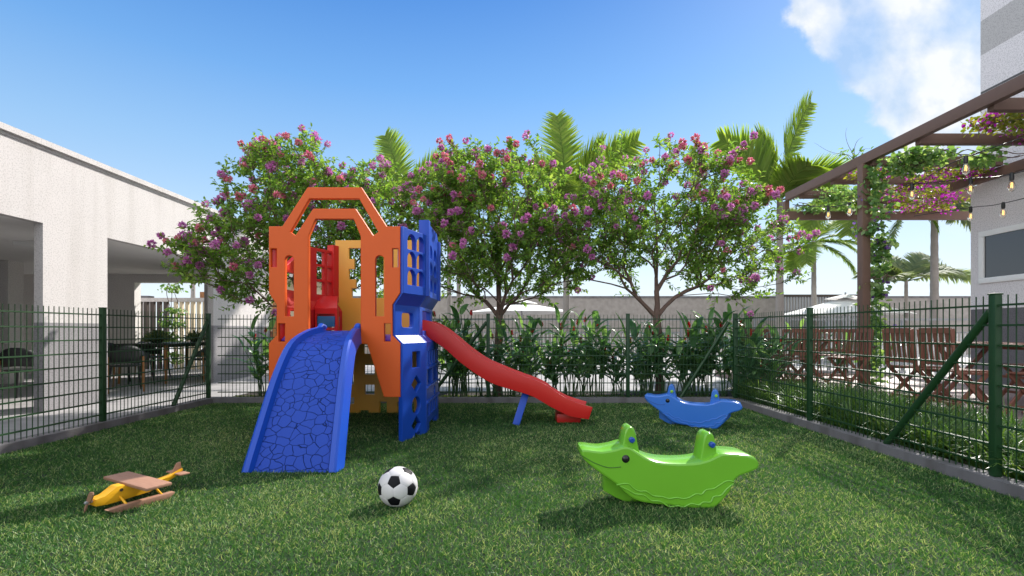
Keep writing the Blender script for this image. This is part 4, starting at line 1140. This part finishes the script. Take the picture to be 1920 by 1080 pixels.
def flowering_tree(base, label, targets, fork, seed, lead, leaves_per=46, leafsize=.072, flowers=170, bf=.62):
    rg = np.random.default_rng(seed); base = Vector(base)
    root = empty('flowering_tree', base, 0, label, 'tree', 'flowering trees behind the rear fence')
    P = [np.zeros(3)]; par = [-1]; pl = [0.0]
    def add(p, j):
        P.append(np.array(p)); par.append(j); pl.append(pl[j] + float(np.linalg.norm(P[-1] - P[j]))); return len(P) - 1
    cur = 0; x = y = 0.0
    for z in np.arange(.2, lead + .01, .2):
        x += rg.normal(0, .012); y += rg.normal(0, .012); cur = add((x, y, z), cur)
    first = int(fork / .2)
    T = targets(rg); T = T[np.argsort(np.linalg.norm((T - np.array([0, 0, fork + .2])) * np.array([1, 1, .8]), axis=1))]
    tips = []
    for t in T:
        A = np.array(P[first:]); dist = np.linalg.norm(A - t, axis=1) + bf * np.array(pl[first:])
        # limbs rarely run back inwards or straight down
        dn = np.maximum(0, A[:, 2] - t[2]); dist += 1.2 * dn
        j = first + int(np.argmin(dist)); p = P[j]
        if par[j] >= 0: dirp = unit(p - P[par[j]])
        else: dirp = np.array([0, 0, 1.])
        Ls = np.linalg.norm(t - p); k = max(1, int(Ls / .16)); cur = j
        side = rg.normal(0, 1, 3) * Ls * .05
        for i in range(1, k + 1):
            s_ = i / k
            q = p + (t - p) * s_ + dirp * Ls * .28 * s_ * (1 - s_) + side * math.sin(3.1416 * s_) + rg.normal(0, .008, 3) * (i < k)
            q = q + np.array([0, 0, 1]) * Ls * .06 * s_ * (1 - s_)
            cur = add(q, cur)
        tips.append(cur)
    n = len(P); r2 = np.zeros(n); ch = [[] for _ in range(n)]
    for i in range(n - 1, 0, -1):
        if r2[i] == 0: r2[i] = .0047 ** 2.1
        r2[par[i]] += r2[i]; ch[par[i]].append(i)
    rad = r2 ** (1 / 2.1)
    rad *= 1 + .35 * np.exp(-np.array([p[2] for p in P]) * 6) * (np.array([abs(p[0]) + abs(p[1]) for p in P]) < .2)
    mb = MB(); done = set()
    for i in range(1, n):
        if i in done: continue
        chain = [par[i], i]; done.add(i); c = i
        while ch[c]:
            nx = max(ch[c], key=lambda k_: rad[k_])
            if nx in done: break
            chain.append(nx); done.add(nx); c = nx
        rr = [min(rad[chain[0]], rad[chain[1]] * 1.25)] + [rad[k_] for k_ in chain[1:]]
        mb.tube([P[k_] for k_ in chain], rr, 9 if rr[0] > .05 else 5 if rr[0] > .015 else 4, cap=False)
    # leafy twigs
    LP, LD, LU = [], [], []; tw = []
    nodes_ = tips + [par[t] for t in tips if ch[par[t]] and len(ch[par[t]]) < 3]
    for t in nodes_:
        p = P[t]; d0 = unit(p - P[par[t]])
        istip = t in set(tips[:0]) or not ch[t]
        for _ in range(4 if istip else 2):
            d = unit(d0 * .7 + rg.normal(0, .6, 3) + np.array([0, 0, .25])); l = rg.uniform(.14, .32)
            m_ = int(leaves_per / 4)
            tw.append((p, p + d * l * .55 + np.array([0, 0, .01]), p + d * l))
            s_ = np.linspace(.15, 1, m_)[:, None]
            LP.append(p + d * l * s_); a = rg.normal(0, 1, (m_, 3)); a -= (a @ d)[:, None] * d
            LD.append(unit(unit(a) * 1.0 + d * .55 + np.array([0, 0, -.15]))); LU.append(unit(rg.normal(0, .5, (m_, 3)) + np.array([0, 0, 1.0])))
    for a, b, c in tw: mb.tube([a, b, c], [.0034, .003, .002], 3, cap=False)
    mb.build('trunk', M['bark'], root, sharp=60)
    LP = np.concatenate(LP); LD = np.concatenate(LD); LU = np.concatenate(LU); nl = len(LP)
    V, Fc, Tt = scatter(LP, LD, LU, leafsize * rg.uniform(.65, 1.2, nl), leafsize * .46 * rg.uniform(.8, 1.15, nl), tint=np.clip(rg.normal(.45, .22, nl), 0, 1))
    meshobj('foliage', arrays_mesh('foliage', V, Fc, Tt), M['leaf'], root, 60)
    # blossom balls at twig tips; the nearest hundred stand as parts
    ends = np.array([c for a, b, c in tw]); out = ends - np.array([0, 0, fork + .9])
    score = np.linalg.norm(out * np.array([1, 1, 1.0]), axis=1) + .25 * out[:, 2] - .55 * ends[:, 1] + rg.normal(0, .75, len(ends))
    pick = np.argsort(-score)[:flowers * 2]; pick = rg.permutation(pick)[:flowers]
    pick = sorted(pick, key=lambda i: ends[i][1])
    rest = []
    for r_, i in enumerate(pick):
        top = ends[i][2] > fork + 1.55 and rg.random() < .6
        k_ = int(rg.integers(0, 2)) + (2 if top or rg.random() < .12 else 0)
        if r_ < 100:
            o = bpy.data.objects.new('flower', POMS[k_]); link(o, root); o.location = ends[i] + np.array([0, 0, .02])
            o.rotation_euler = rg.uniform(0, 6, 3); s_ = rg.uniform(.8, 1.15); o.scale = (s_,) * 3
        else: rest.append((ends[i], rg.uniform(.8, 1.1)))
    if rest:
        d = rdir(36); Vs, Fs, Ts = [], [], []; off = 0
        for e_, s_ in rest:
            v_, f_, t_ = scatter(e_ + d * .02, d + rdir(36) * .3, rdir(36), .045 * s_, .026, tint=rng.random(36))
            Vs.append(v_); Fs.append(f_ + off); Ts.append(t_); off += len(v_)
        o = meshobj('flower_mass', arrays_mesh('flower_mass', np.concatenate(Vs), np.concatenate(Fs), np.concatenate(Ts)), M['fl_purple'], root, 60); o['kind'] = 'stuff'
    return root


def crown(blobs, n):
    """targets spread through a few ellipsoids, denser to the outside"""
    def f(rg):
        out = []; w = np.array([b[6] for b in blobs], float); w /= w.sum()
        for b, k in zip(blobs, (w * n).astype(int)):
            d = rg.normal(0, 1, (k, 3)); d = unit(d); r = rg.uniform(.25, 1, k) ** .55
            r *= 1 + .10 * rg.normal(0, 1, k)
            out.append(np.array(b[:3]) + d * r[:, None] * np.array(b[3:6]))
        T = np.concatenate(out); return T[T[:, 2] > 1.0]
    return f
TD = 7.55
def tz(py, D=TD): return 1 + (620 - py) * D / F
def tx(px, D=TD): return (px - 960) * D / F
# (x,y,z centre relative to the trunk, radii, weight)
b1 = tx(612)
flowering_tree((b1, TD, 0), 'flowering tree behind the orange play tower, crown reaching over the white building',
    crown([(-.1, 0, 2.65, 1.1, 1.0, 1.1, 5), (-.95, -.65, 2.05, .8, .6, .8, 2.5), (.75, .1, 2.55, .75, .9, 1.0, 2.5), (-.6, -.2, 3.15, .75, .7, .6, 1.4)], 480), 1.2, 11, 2.8, flowers=240)
flowering_tree((tx(932), TD, 0), 'flowering tree in the middle, its trunk forking just above the fence',
    crown([(0, 0, 2.65, 1.3, 1.1, 1.15, 5), (-.5, .0, 3.0, .8, .7, .75, 1.6), (.75, 0, 2.2, 1.0, .8, .75, 2.2), (-.85, 0, 2.2, .8, .8, .7, 1.5)], 480), 1.1, 23, 2.6, leaves_per=50, flowers=240)
flowering_tree((tx(1236), TD, 0), 'flowering tree behind the blue rocking dolphin, with a tall bare trunk',
    crown([(0, 0, 2.8, 1.25, 1.1, 1.1, 4.5), (-.9, 0, 2.35, .8, .8, .75, 1.8), (1.15, -.1, 2.2, 1.05, .8, .75, 2.6), (.9, 0, 2.8, .8, .8, .75, 1.6)], 410), 1.25, 37, 3.0, leaves_per=42, flowers=240)


# ---------------------------------------------------------------- palms
def palm(x, y, h, fronds, label, r0=.13, lean=(0, 0), m='palm', leafl=.55, seed=1, group='palms beyond the pool'):
    rg = np.random.default_rng(seed)
    q = empty('palm_tree', (x, y, 0), 0, label, 'palm', group)
    mb = MB(); n = 26; pts = []; rr = []
    for i in range(n):
        t = i / (n - 1); pts.append((lean[0] * t * t, lean[1] * t * t, h * t))
        rr.append(.62 * r0 * (1.25 - .45 * t + .5 * math.exp(-t * 14)) * (1 + .07 * (i % 2)))
    mb.tube(pts, rr, 12); mb.build('trunk', M['palm_bark'], q, sharp=60)
    top = Vector(pts[-1])
    for fr_ in fronds:
        az, el, ln, bend = fr_[:4]; twist = R(fr_[4] if len(fr_) > 4 else rg.uniform(-40, 40))
        pp = []; p = np.array(top) - np.array([0, 0, .05]); e = R(el); N_ = 16
        a = R(az); tw = rg.normal(0, .1)
        for i in range(N_ + 1):
            pp.append(p.copy()); t = i / N_
            e2 = e - R(bend) * (t ** 1.5)
            p = p + np.array([math.cos(a) * math.cos(e2), math.sin(a) * math.cos(e2), math.sin(e2)]) * ln / N_
        pp = np.array(pp)
        mbr = MB(); mbr.tube(pp, [.022 * (1 - .85 * i / N_) * (r0 / .13) + .003 for i in range(N_ + 1)], 5, cap=False)
        k = 100; ts = np.linspace(.10, .995, k)
        idx = ts * N_; i0 = np.minimum(idx.astype(int), N_ - 1); fr = (idx - i0)[:, None]
        base = pp[i0] * (1 - fr) + pp[i0 + 1] * fr; tg = unit(pp[i0 + 1] - pp[i0])
        sd = unit(np.cross(tg, np.array([0, 0, 1.0]) + 1e-3)); up = np.cross(sd, tg); twv = twist * np.minimum(1, ts * 2.2)[:, None]
        sd, up = sd * np.cos(twv) + up * np.sin(twv), up * np.cos(twv) - sd * np.sin(twv)
        LP, LD, LU, LL = [], [], [], []
        ll = leafl * np.sin(np.pi * (.12 + .80 * ts)) ** .6
        for s_ in (-1, 1):
            LP.append(base); d = sd * s_ * 1.0 + tg * (.55 + .5 * ts[:, None]) + up * .25 + rg.normal(0, .07, (k, 3)) + np.array([0, 0, -.10])
            LD.append(unit(d)); LU.append(up + rg.normal(0, .15, (k, 3))); LL.append(ll * rg.uniform(.85, 1.1, k))
        T = np.array([[0, .5, 0], [0, -.5, 0], [.45, .5, -.03], [.45, -.5, -.03], [1, .05, -.22], [1, -.05, -.22]])
        V, Fc, Tt = scatter(np.concatenate(LP), np.concatenate(LD), np.concatenate(LU), np.concatenate(LL), .038 * (leafl / .55), T=T, Fc=STRAP_F, tint=np.clip(rg.normal(.5, .2, 2 * k), 0, 1))
        nv = len(mbr.v)
        V = np.concatenate([np.array([tuple(v) for v in mbr.v]), V]); Fc = np.concatenate([np.array([f for f in mbr.f]), Fc + nv]); Tt = np.concatenate([np.full(nv, .35), Tt])
        meshobj('frond', arrays_mesh('frond', V, Fc, Tt), M[m], q, 60)
    return q
def pal(px, py, D, fr, label, **k):
    c = at(px, py, D); return palm(c.x, c.y, c.z, fr, label, **k)
pal(752, 372, 13, [(150, 82, 1.9, 25, 70), (12, 52, 2.1, 50, 60), (35, 60, 1.9, 70), (200, 20, 1.6, 70), (300, 35, 1.8, 80), (120, 45, 1.8, 60), (-20, 15, 1.6, 60)], 'palm with one upright frond rising behind the play tower', seed=5, leafl=.62)
pal(1062, 385, 13, [(118, 86, 2.6, 16, 20), (8, 50, 2.7, 18, 70), (20, 66, 2.1, 22, 55), (160, 70, 1.6, 40, 50), (190, 15, 1.5, 60), (-30, 15, 1.6, 70), (100, 40, 1.9, 70), (250, 40, 1.7, 80)], 'palm rising between the two flowering tree crowns', seed=6, leafl=.72)
pal(1462, 372, 12.4, [(166, 66, 2.2, 45, -60), (130, 82, 1.9, 25, -40), (14, 80, 2.75, 28, 65), (-5, 45, 1.75, 75, 50), (183, 30, 1.5, 80), (-10, 12, 1.3, 40), (60, 50, 1.8, 60), (-80, 50, 1.2, 60), (205, 5, 1.3, 40), (100, 30, 1.7, 70)], 'tall palm standing by the tip of the pergola beam', seed=7, leafl=.72)
pal(1526, 452, 19, [(20, 42, 3.0, 62), (160, 40, 2.4, 95), (190, 0, 2.2, 60), (-10, 5, 2.6, 55), (60, 60, 2.2, 60), (-60, 0, 1.9, 70), (230, -10, 1.9, 60), (120, 70, 2.2, 60), (-20, -25, 1.8, 45), (205, -25, 1.8, 40), (5, 22, 2.4, 60)], 'palm with drooping fronds and slim trunk beside the railing', seed=8, leafl=.62, r0=.14)
pal(1752, 395, 14.5, [(176, 25, 2.6, 120), (200, 5, 2.3, 90), (-2, 15, 2.4, 120), (-15, -5, 2.2, 85), (20, 30, 2.8, 130), (160, 42, 2.9, 120), (110, 45, 2.2, 90), (-70, 20, 1.7, 120), (-110, 30, 1.8, 130), (60, 50, 2.3, 90)], 'ringed palm trunk with hanging fronds seen under the pergola', seed=9, leafl=.6, r0=.16, m='palm2')
pal(1622, 395, 15, [(185, 20, 2.3, 115), (160, 35, 2.4, 110), (0, 25, 2.6, 75), (20, 45, 2.6, 80), (-40, 10, 2.0, 90), (220, 5, 2.0, 90), (90, 50, 2.2, 90)], 'palm mostly hidden by the vine-covered pergola post', seed=10, leafl=.62, r0=.13)
pal(1699, 525, 17, [(175, 30, 1.6, 55), (160, 60, 1.6, 60), (20, 60, 1.6, 60), (5, 30, 2.2, 60), (-8, 14, 2.6, 40), (190, 8, 1.7, 55), (90, 65, 1.5, 50), (60, 45, 1.6, 60), (130, 40, 1.5, 60), (215, 20, 1.5, 60), (-35, 30, 1.5, 60)], 'short bushy palm before the beige wall', seed=12, leafl=.6, r0=.1, m='palm2')
pal(1838, 330, 12.2, [(178, 20, 1.6, 110), (150, 40, 1.9, 110), (200, 0, 1.6, 90), (165, -10, 1.5, 60), (60, 40, 1.9, 100), (120, 20, 1.7, 100)], 'palm half hidden behind the corner of the grey tower', seed=13, leafl=.5, r0=.12, m='palm2')
pal(842, 400, 15, [(20, 40, 1.8, 60), (160, 40, 1.8, 60), (90, 60, 1.8, 60), (-90, 40, 1.5, 80), (-30, 20, 1.6, 60)], 'slim grey palm trunk beside the play tower, nearest to it', seed=14, leafl=.45, r0=.1)
pal(860, 390, 16, [(20, 40, 1.8, 60), (160, 40, 1.8, 60), (90, 60, 1.8, 60), (-90, 40, 1.5, 80)], 'slim grey palm trunk between the play tower and the middle tree', seed=15, leafl=.45, r0=.1)
pal(362, 455, 19, [(20, 50, 1.1, 60), (150, 55, 1.2, 60), (90, 70, 1.2, 50), (190, 40, 1.0, 60), (-30, 55, 1.1, 60)], 'palm top peeping over the white building roof', seed=16, leafl=.45, r0=.12)


# ---------------------------------------------------------------- red ginger behind the rear fence
def big_leaf(ts, seed):
    rg = np.random.default_rng(seed); V = []; Fc = []; Tt = []
    for (p, az, el, ln, wd, bend) in ts:
        N_ = 7; c = np.array(p, float); a = R(az); side = np.array([-math.sin(a), math.cos(a), 0]); rows = []
        for i in range(N_ + 1):
            t = i / N_; e = R(el) - R(bend) * t ** 1.4
            w = wd * (math.sin(math.pi * min(1, .06 + .94 * t ** .8)) ** .75) * .5 + .002
            d = np.array([math.cos(a) * math.cos(e), math.sin(a) * math.cos(e), math.sin(e)]); up = np.cross(d, side) * -1
            rows += [c + side * w + up * w * .35, c, c - side * w + up * w * .35]
            c = c + d * ln / N_
        o = len(V); V += rows
        for i in range(N_):
            for j in range(2):
                b = o + i * 3 + j; Fc.append((b, b + 1, b + 4, b + 3))
        Tt += [rg.random()] * len(rows)
    return np.array(V), np.array(Fc), np.array(Tt)
def ginger_variant(seed, hmax, nst):
    rg = np.random.default_rng(seed); stems = MB(); leaves = []; fl = []
    for s_ in range(nst):
        bx, by = rg.normal(0, .07, 2); h = hmax * rg.uniform(.55, 1.0); lx, ly = rg.normal(0, .16, 2)
        pts = [(bx + lx * t ** 1.6, by + ly * t ** 1.6, h * t) for t in np.linspace(0, 1, 7)]
        stems.tube(pts, [.010 - .005 * t for t in np.linspace(0, 1, 7)], 5)
        a0 = rg.uniform(0, 360); k = int(rg.integers(5, 8))
        for i in range(k):
            t = .42 + .58 * i / (k - 1); j = min(6, t * 6); i0 = min(5, int(j)); f = j - i0
            p = np.array(pts[i0]) * (1 - f) + np.array(pts[i0 + 1]) * f
            az = a0 + 180 * (i % 2) + rg.normal(0, 28); el = rg.uniform(25, 62) if i < k - 1 else rg.uniform(60, 85)
            leaves.append((p, az, el, rg.uniform(.24, .42), rg.uniform(.06, .10), rg.uniform(45, 115)))
        if rg.random() < .36: fl.append((np.array(pts[-1]), rg.uniform(.06, .10)))
    V, Fc, Tt = big_leaf(leaves, seed)
    lm = arrays_mesh('foliage', V, Fc, Tt); lm.materials.append(M['ginger']); lm.shade_smooth()
    sm = stems.mesh('stem'); sm.materials.append(M['stem'])
    fm = []
    for p, l in fl:
        n = 26; t = rng.random(n); a = rng.uniform(0, 6.28, n)
        PP = p + np.stack([np.zeros(n), np.zeros(n), t * l], 1); DD = np.stack([np.cos(a) * .6, np.sin(a) * .6, np.ones(n)], 1)
        v_, f_, t_ = scatter(PP, DD, rdir(n), .045 * (1.1 - .5 * t), .018)
        me = arrays_mesh('flower', v_, f_, t_); me.materials.append(M['fl_red']); fm.append(me)
    return lm, sm, fm
GV = [ginger_variant(100 + i, h_, n_) for i, (h_, n_) in enumerate(((1.08, 9), (.98, 8), (1.18, 9), (.88, 8)))]
gpos = []
rg_ = np.random.default_rng(3)
for i, X in enumerate(np.arange(-.95, 4.0, .31)):
    gpos.append((X + rg_.normal(0, .06), 7.15 + rg_.uniform(0, .25)))
    if i % 3 == 0: gpos.append((X + .13, 7.75 + rg_.uniform(0, .35)))
gpos += [(-3.62, 7.3), (-3.25, 7.25), (-2.9, 7.4), (-1.75, 7.3), (-1.3, 7.35), (3.75, 7.6), (3.9, 8.4), (4.2, 9.6), (4.8, 10.3), (5.5, 10.5), (6.2, 10.4), (6.9, 10.5), (7.5, 10.3)]
for i, (x, y) in enumerate(gpos):
    lm, sm, fm = GV[i % 4]
    if x < -2.5: lm, sm, fm = GV[(i % 2) * 2]
    g_ = empty('ginger_plant', (x, y, .01), rg_.uniform(0, 6.28), 'tall ginger plant with broad dark green leaves, by the green fences', 'plant', 'red ginger plants behind the fences')
    s_ = rg_.uniform(.85, 1.12); g_.scale = (s_, s_, s_ * rg_.uniform(.92, 1.06))
    for nm, me in (('foliage', lm), ('stem', sm)): link(bpy.data.objects.new(nm, me), g_)
    for me in fm: link(bpy.data.objects.new('flower', me), g_)

# low cover on the rear bed
n = 9000; P = np.stack([rng.uniform(GX0, GX1, n), rng.uniform(GY + .15, 7.35, n), np.full(n, .01)], 1)
V, Fc, Tt = scatter(P, np.stack([rng.normal(0, .7, n), rng.normal(0, .7, n), np.ones(n)], 1), rdir(n), .05 * rng.uniform(.5, 1.2, n), .016)
tag(meshobj('ground_cover', arrays_mesh('ground_cover', V, Fc, Tt), M['moss'], None, 0), kind='stuff')

# strap-leaved border grass along the deck
Vs, Fs, Ts = [], [], []; off = 0
rg_ = np.random.default_rng(9)
for c in range(430):
    cx = rg_.uniform(3.2, 4.42); cy = rg_.uniform(2.2, 7.3)
    k = 26; az = rg_.uniform(0, 360, k)
    lv = []
    for a in az:
        lv.append(((cx + rg_.normal(0, .02), cy + rg_.normal(0, .02), .015), a, rg_.uniform(48, 86), rg_.uniform(.24, .46), rg_.uniform(.009, .016), rg_.uniform(40, 125)))
    for (p, a, el, ln, wd, bend) in lv:
        N_ = 4; q = np.array(p); ar = R(a); side = np.array([-math.sin(ar), math.cos(ar), 0]); rows = []
        for i in range(N_ + 1):
            t = i / N_; e = R(el) - R(bend) * t ** 1.3; w = wd * .5 * (1 - t ** 2.5) + .0006
            rows += [q + side * w, q - side * w]; q = q + np.array([math.cos(ar) * math.cos(e), math.sin(ar) * math.cos(e), math.sin(e)]) * ln / N_
        Vs += rows; Fs += [(off + 2 * i, off + 2 * i + 1, off + 2 * i + 3, off + 2 * i + 2) for i in range(N_)]
        Ts += [float(np.clip(rg_.normal(.42, .25), 0, 1))] * len(rows); off += len(rows)
tag(meshobj('border_grass', arrays_mesh('border_grass', np.array(Vs), np.array(Fs), np.array(Ts)), M['border'], None, 60), kind='stuff')

# ---------------------------------------------------------------- creepers on the pergola
def creeper(name, label, boxes, leafm, flm, nleaf, nfl, size, flsize, cat='creeper', group=None, spread=.11, T=ROUND_T):
    x0, y0, z0 = boxes[0][0], boxes[0][2], boxes[0][4]
    q = empty(name, (x0, y0, z0), 0, label, cat, group); o0 = np.array([x0, y0, z0])
    w = np.array([(b[1] - b[0] + .05) * (b[3] - b[2] + .05) * (b[5] - b[4] + .05) for b in boxes]) ** .6; w /= w.sum()
    LP = []; 
    for b, k in zip(boxes, (w * nleaf).astype(int)):
        nc = max(3, k // (40 if spread > .08 else 9)); C = np.stack([rng.uniform(b[0], b[1], nc), rng.uniform(b[2], b[3], nc), rng.uniform(b[4], b[5], nc)], 1)
        p = C[rng.integers(0, nc, k)] + rng.normal(0, 1, (k, 3)) * np.array([spread, spread, .034]); LP.append(p)
    LP = np.concatenate(LP) - o0; k = len(LP)
    V, Fc, Tt = scatter(LP, rdir(k, -1, .3), rdir(k, .1, 1) , size * rng.uniform(.6, 1.25, k), size * .62 * rng.uniform(.8, 1.2, k), T=T)
    meshobj('foliage', arrays_mesh('foliage', V, Fc, Tt), M[leafm], q, 60)
    if nfl:
        i = rng.integers(0, k, nfl); cen = LP[i][rng.integers(0, nfl, max(4, nfl // 7))]
        P_ = np.repeat(cen, 7, 0)[:nfl] + rng.normal(0, .05, (min(nfl, len(cen) * 7), 3)); m_ = len(P_)
        V, Fc, Tt = scatter(P_, rdir(m_), rdir(m_), flsize * rng.uniform(.7, 1.2, m_), flsize * .9, T=ROUND_T)
        o = meshobj('blossom', arrays_mesh('blossom', V, Fc, Tt), M[flm], q, 60); o['kind'] = 'stuff'
    # woody runners joining the leaves
    mb = MB()
    for b in boxes:
        for _ in range(3):
            a = np.array([b[0], rng.uniform(b[2], b[3]), (b[4] + b[5]) / 2]); c = np.array([b[1], rng.uniform(b[2], b[3]), (b[4] + b[5]) / 2])
            if b[5] - b[4] > 1.5: a = np.array([rng.uniform(b[0], b[1]), rng.uniform(b[2], b[3]), b[4]]); c = np.array([rng.uniform(b[0], b[1]), rng.uniform(b[2], b[3]), b[5]])
            pts = [a + (c - a) * t + rng.normal(0, .03, 3) - o0 for t in np.linspace(0, 1, 9)]
            mb.tube(smooth([Vector(p) for p in pts], 3), .007, 5)
    mb.build('stem', M['bark'], q)
    return q
creeper('climbing_vine', 'green climbing vine with violet flowers wound round the pergola post', [(5.80, 6.0, 7.96, 8.2, .15, 1.3), (5.82, 6.06, 7.95, 8.2, 1.2, 2.5), (5.72, 6.06, 7.9, 8.15, 2.4, 3.7)], 'vine', 'fl_violet', 1250, 130, .095, .055, spread=.05)
creeper('climbing_vine', 'broad-leaved green vine spread over the cross beams right of the post'.replace(' right of', ' just beyond'), [(5.95, 7.9, 7.4, 7.85, 3.64, 3.76), (5.95, 6.6, 7.5, 7.9, 3.50, 3.64)], 'vine', 'fl_violet', 820, 70, .09, .05)
creeper('climbing_vine', 'green creeper trailing along the far end beam of the pergola', [(5.8, 7.0, 10.05, 10.3, 3.48, 3.62), (5.8, 7.0, 9.5, 9.9, 3.58, 3.76)], 'vine', 'fl_violet', 560, 24, .08, .05)
creeper('bougainvillea', 'magenta bougainvillea heaped on the nearest beams under the top edge', [(6.2, 7.9, 6.15, 6.9, 3.72, 3.86), (6.9, 7.9, 6.2, 6.8, 3.52, 3.74)], 'boug', 'fl_mag', 2400, 800, .06, .05)
creeper('bougainvillea', 'magenta bougainvillea along the beams behind the broad-leaved vine', [(5.9, 7.9, 8.2, 8.8, 3.66, 3.78)], 'boug', 'fl_mag', 1250, 560, .055, .045)
creeper('bougainvillea', 'magenta bougainvillea hanging near the grey tower wall', [(7.0, 8.3, 9.05, 9.5, 3.58, 3.72), (7.3, 8.9, 9.7, 10.2, 3.48, 3.66)], 'boug', 'fl_mag', 1700, 800, .055, .045)
# bare tendrils above the beam
tq = empty('vine_tendril', (5.75, 8.35, 3.87), 0, 'bare curling vine shoots sticking up above the pergola beam', 'vine shoots')
mb = MB()
for ex, ez, k_ in ((-.62, .28, 1), (-.12, .55, 2), (.12, .42, 3), (.28, .25, 4), (-.3, .14, 5)):
    rg_ = np.random.default_rng(k_); pts = [Vector((ex * t + .06 * math.sin(5 * t + k_) * t, .04 * t, ez * t ** .8 + .03 * math.sin(7 * t + k_))) for t in np.linspace(0, 1, 9)]
    mb.tube(smooth(pts, 3), [.006 - .0045 * i / 24 for i in range(25)], 4)
mb.build('shoot', M['bark'], tq)
k = 26; P = np.stack([rng.uniform(-.25, .25, k), rng.normal(0, .03, k), rng.uniform(.0, .2, k)], 1)
V, Fc, Tt = scatter(P, rdir(k, .0, .6), rdir(k), .09, .035); meshobj('foliage', arrays_mesh('foliage', V, Fc, Tt), M['vine'], tq, 60)

# pots on the long table, hedge beyond the building, vine pole
for i, (x, y, lab) in enumerate(((-7.05, 9.85, 'bushy grey-green potted plant on the long table, larger of the two'), (-6.75, 10.6, 'smaller bushy potted plant farther along the long table'))):
    q = empty('potted_plant', (x, y, .755), 0, lab, 'plant', 'potted plants on the long table')
    MB().lathe([(.06, 0), (.10, .01), (.13, .06), (.125, .065), (.02, .06)], n=18).build('bowl', M['pot'], q)
    k = 420 - 120 * i; d = rdir(k, .0, 1); V, Fc, Tt = scatter(np.array([0, 0, .05]) + d * rng.uniform(0, .16, (k, 1)) * np.array([1.2, 1.2, 1]), d + rdir(k) * .4, rdir(k), .10, .022)
    meshobj('foliage', arrays_mesh('foliage', V, Fc, Tt), M['palm2'], q, 60)
q = empty('hedge', (-13.5, 12.6, 0), 0, 'clipped green hedge seen through the opening of the building', 'hedge')
k = 5000; P = np.stack([rng.uniform(-3.0, 2.2, k), rng.uniform(-.25, .25, k), rng.uniform(.05, .48, k)], 1)
V, Fc, Tt = scatter(P, rdir(k), rdir(k), .09, .045); meshobj('foliage', arrays_mesh('foliage', V, Fc, Tt), M['leaf'], q, 60)
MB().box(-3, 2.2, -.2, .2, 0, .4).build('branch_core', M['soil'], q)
q = empty('service_wall', (-13, 14.2, 0), 0, 'pale bluish wall behind the hedge beyond the building', 'wall')
MB().box(-6, 2.6, 0, .2, 0, 1.9).build('render', M['stucco'], q); MB().box(-6, 2.6, -.02, .22, 1.9, 2.0).build('coping', M['concrete'], q)
creeper('climbing_vine', 'vine-covered slim post behind the long dining table', [(-8.35, -8.15, 11.95, 12.15, .1, 2.2)], 'vine', 'fl_violet', 700, 0, .08, .05)
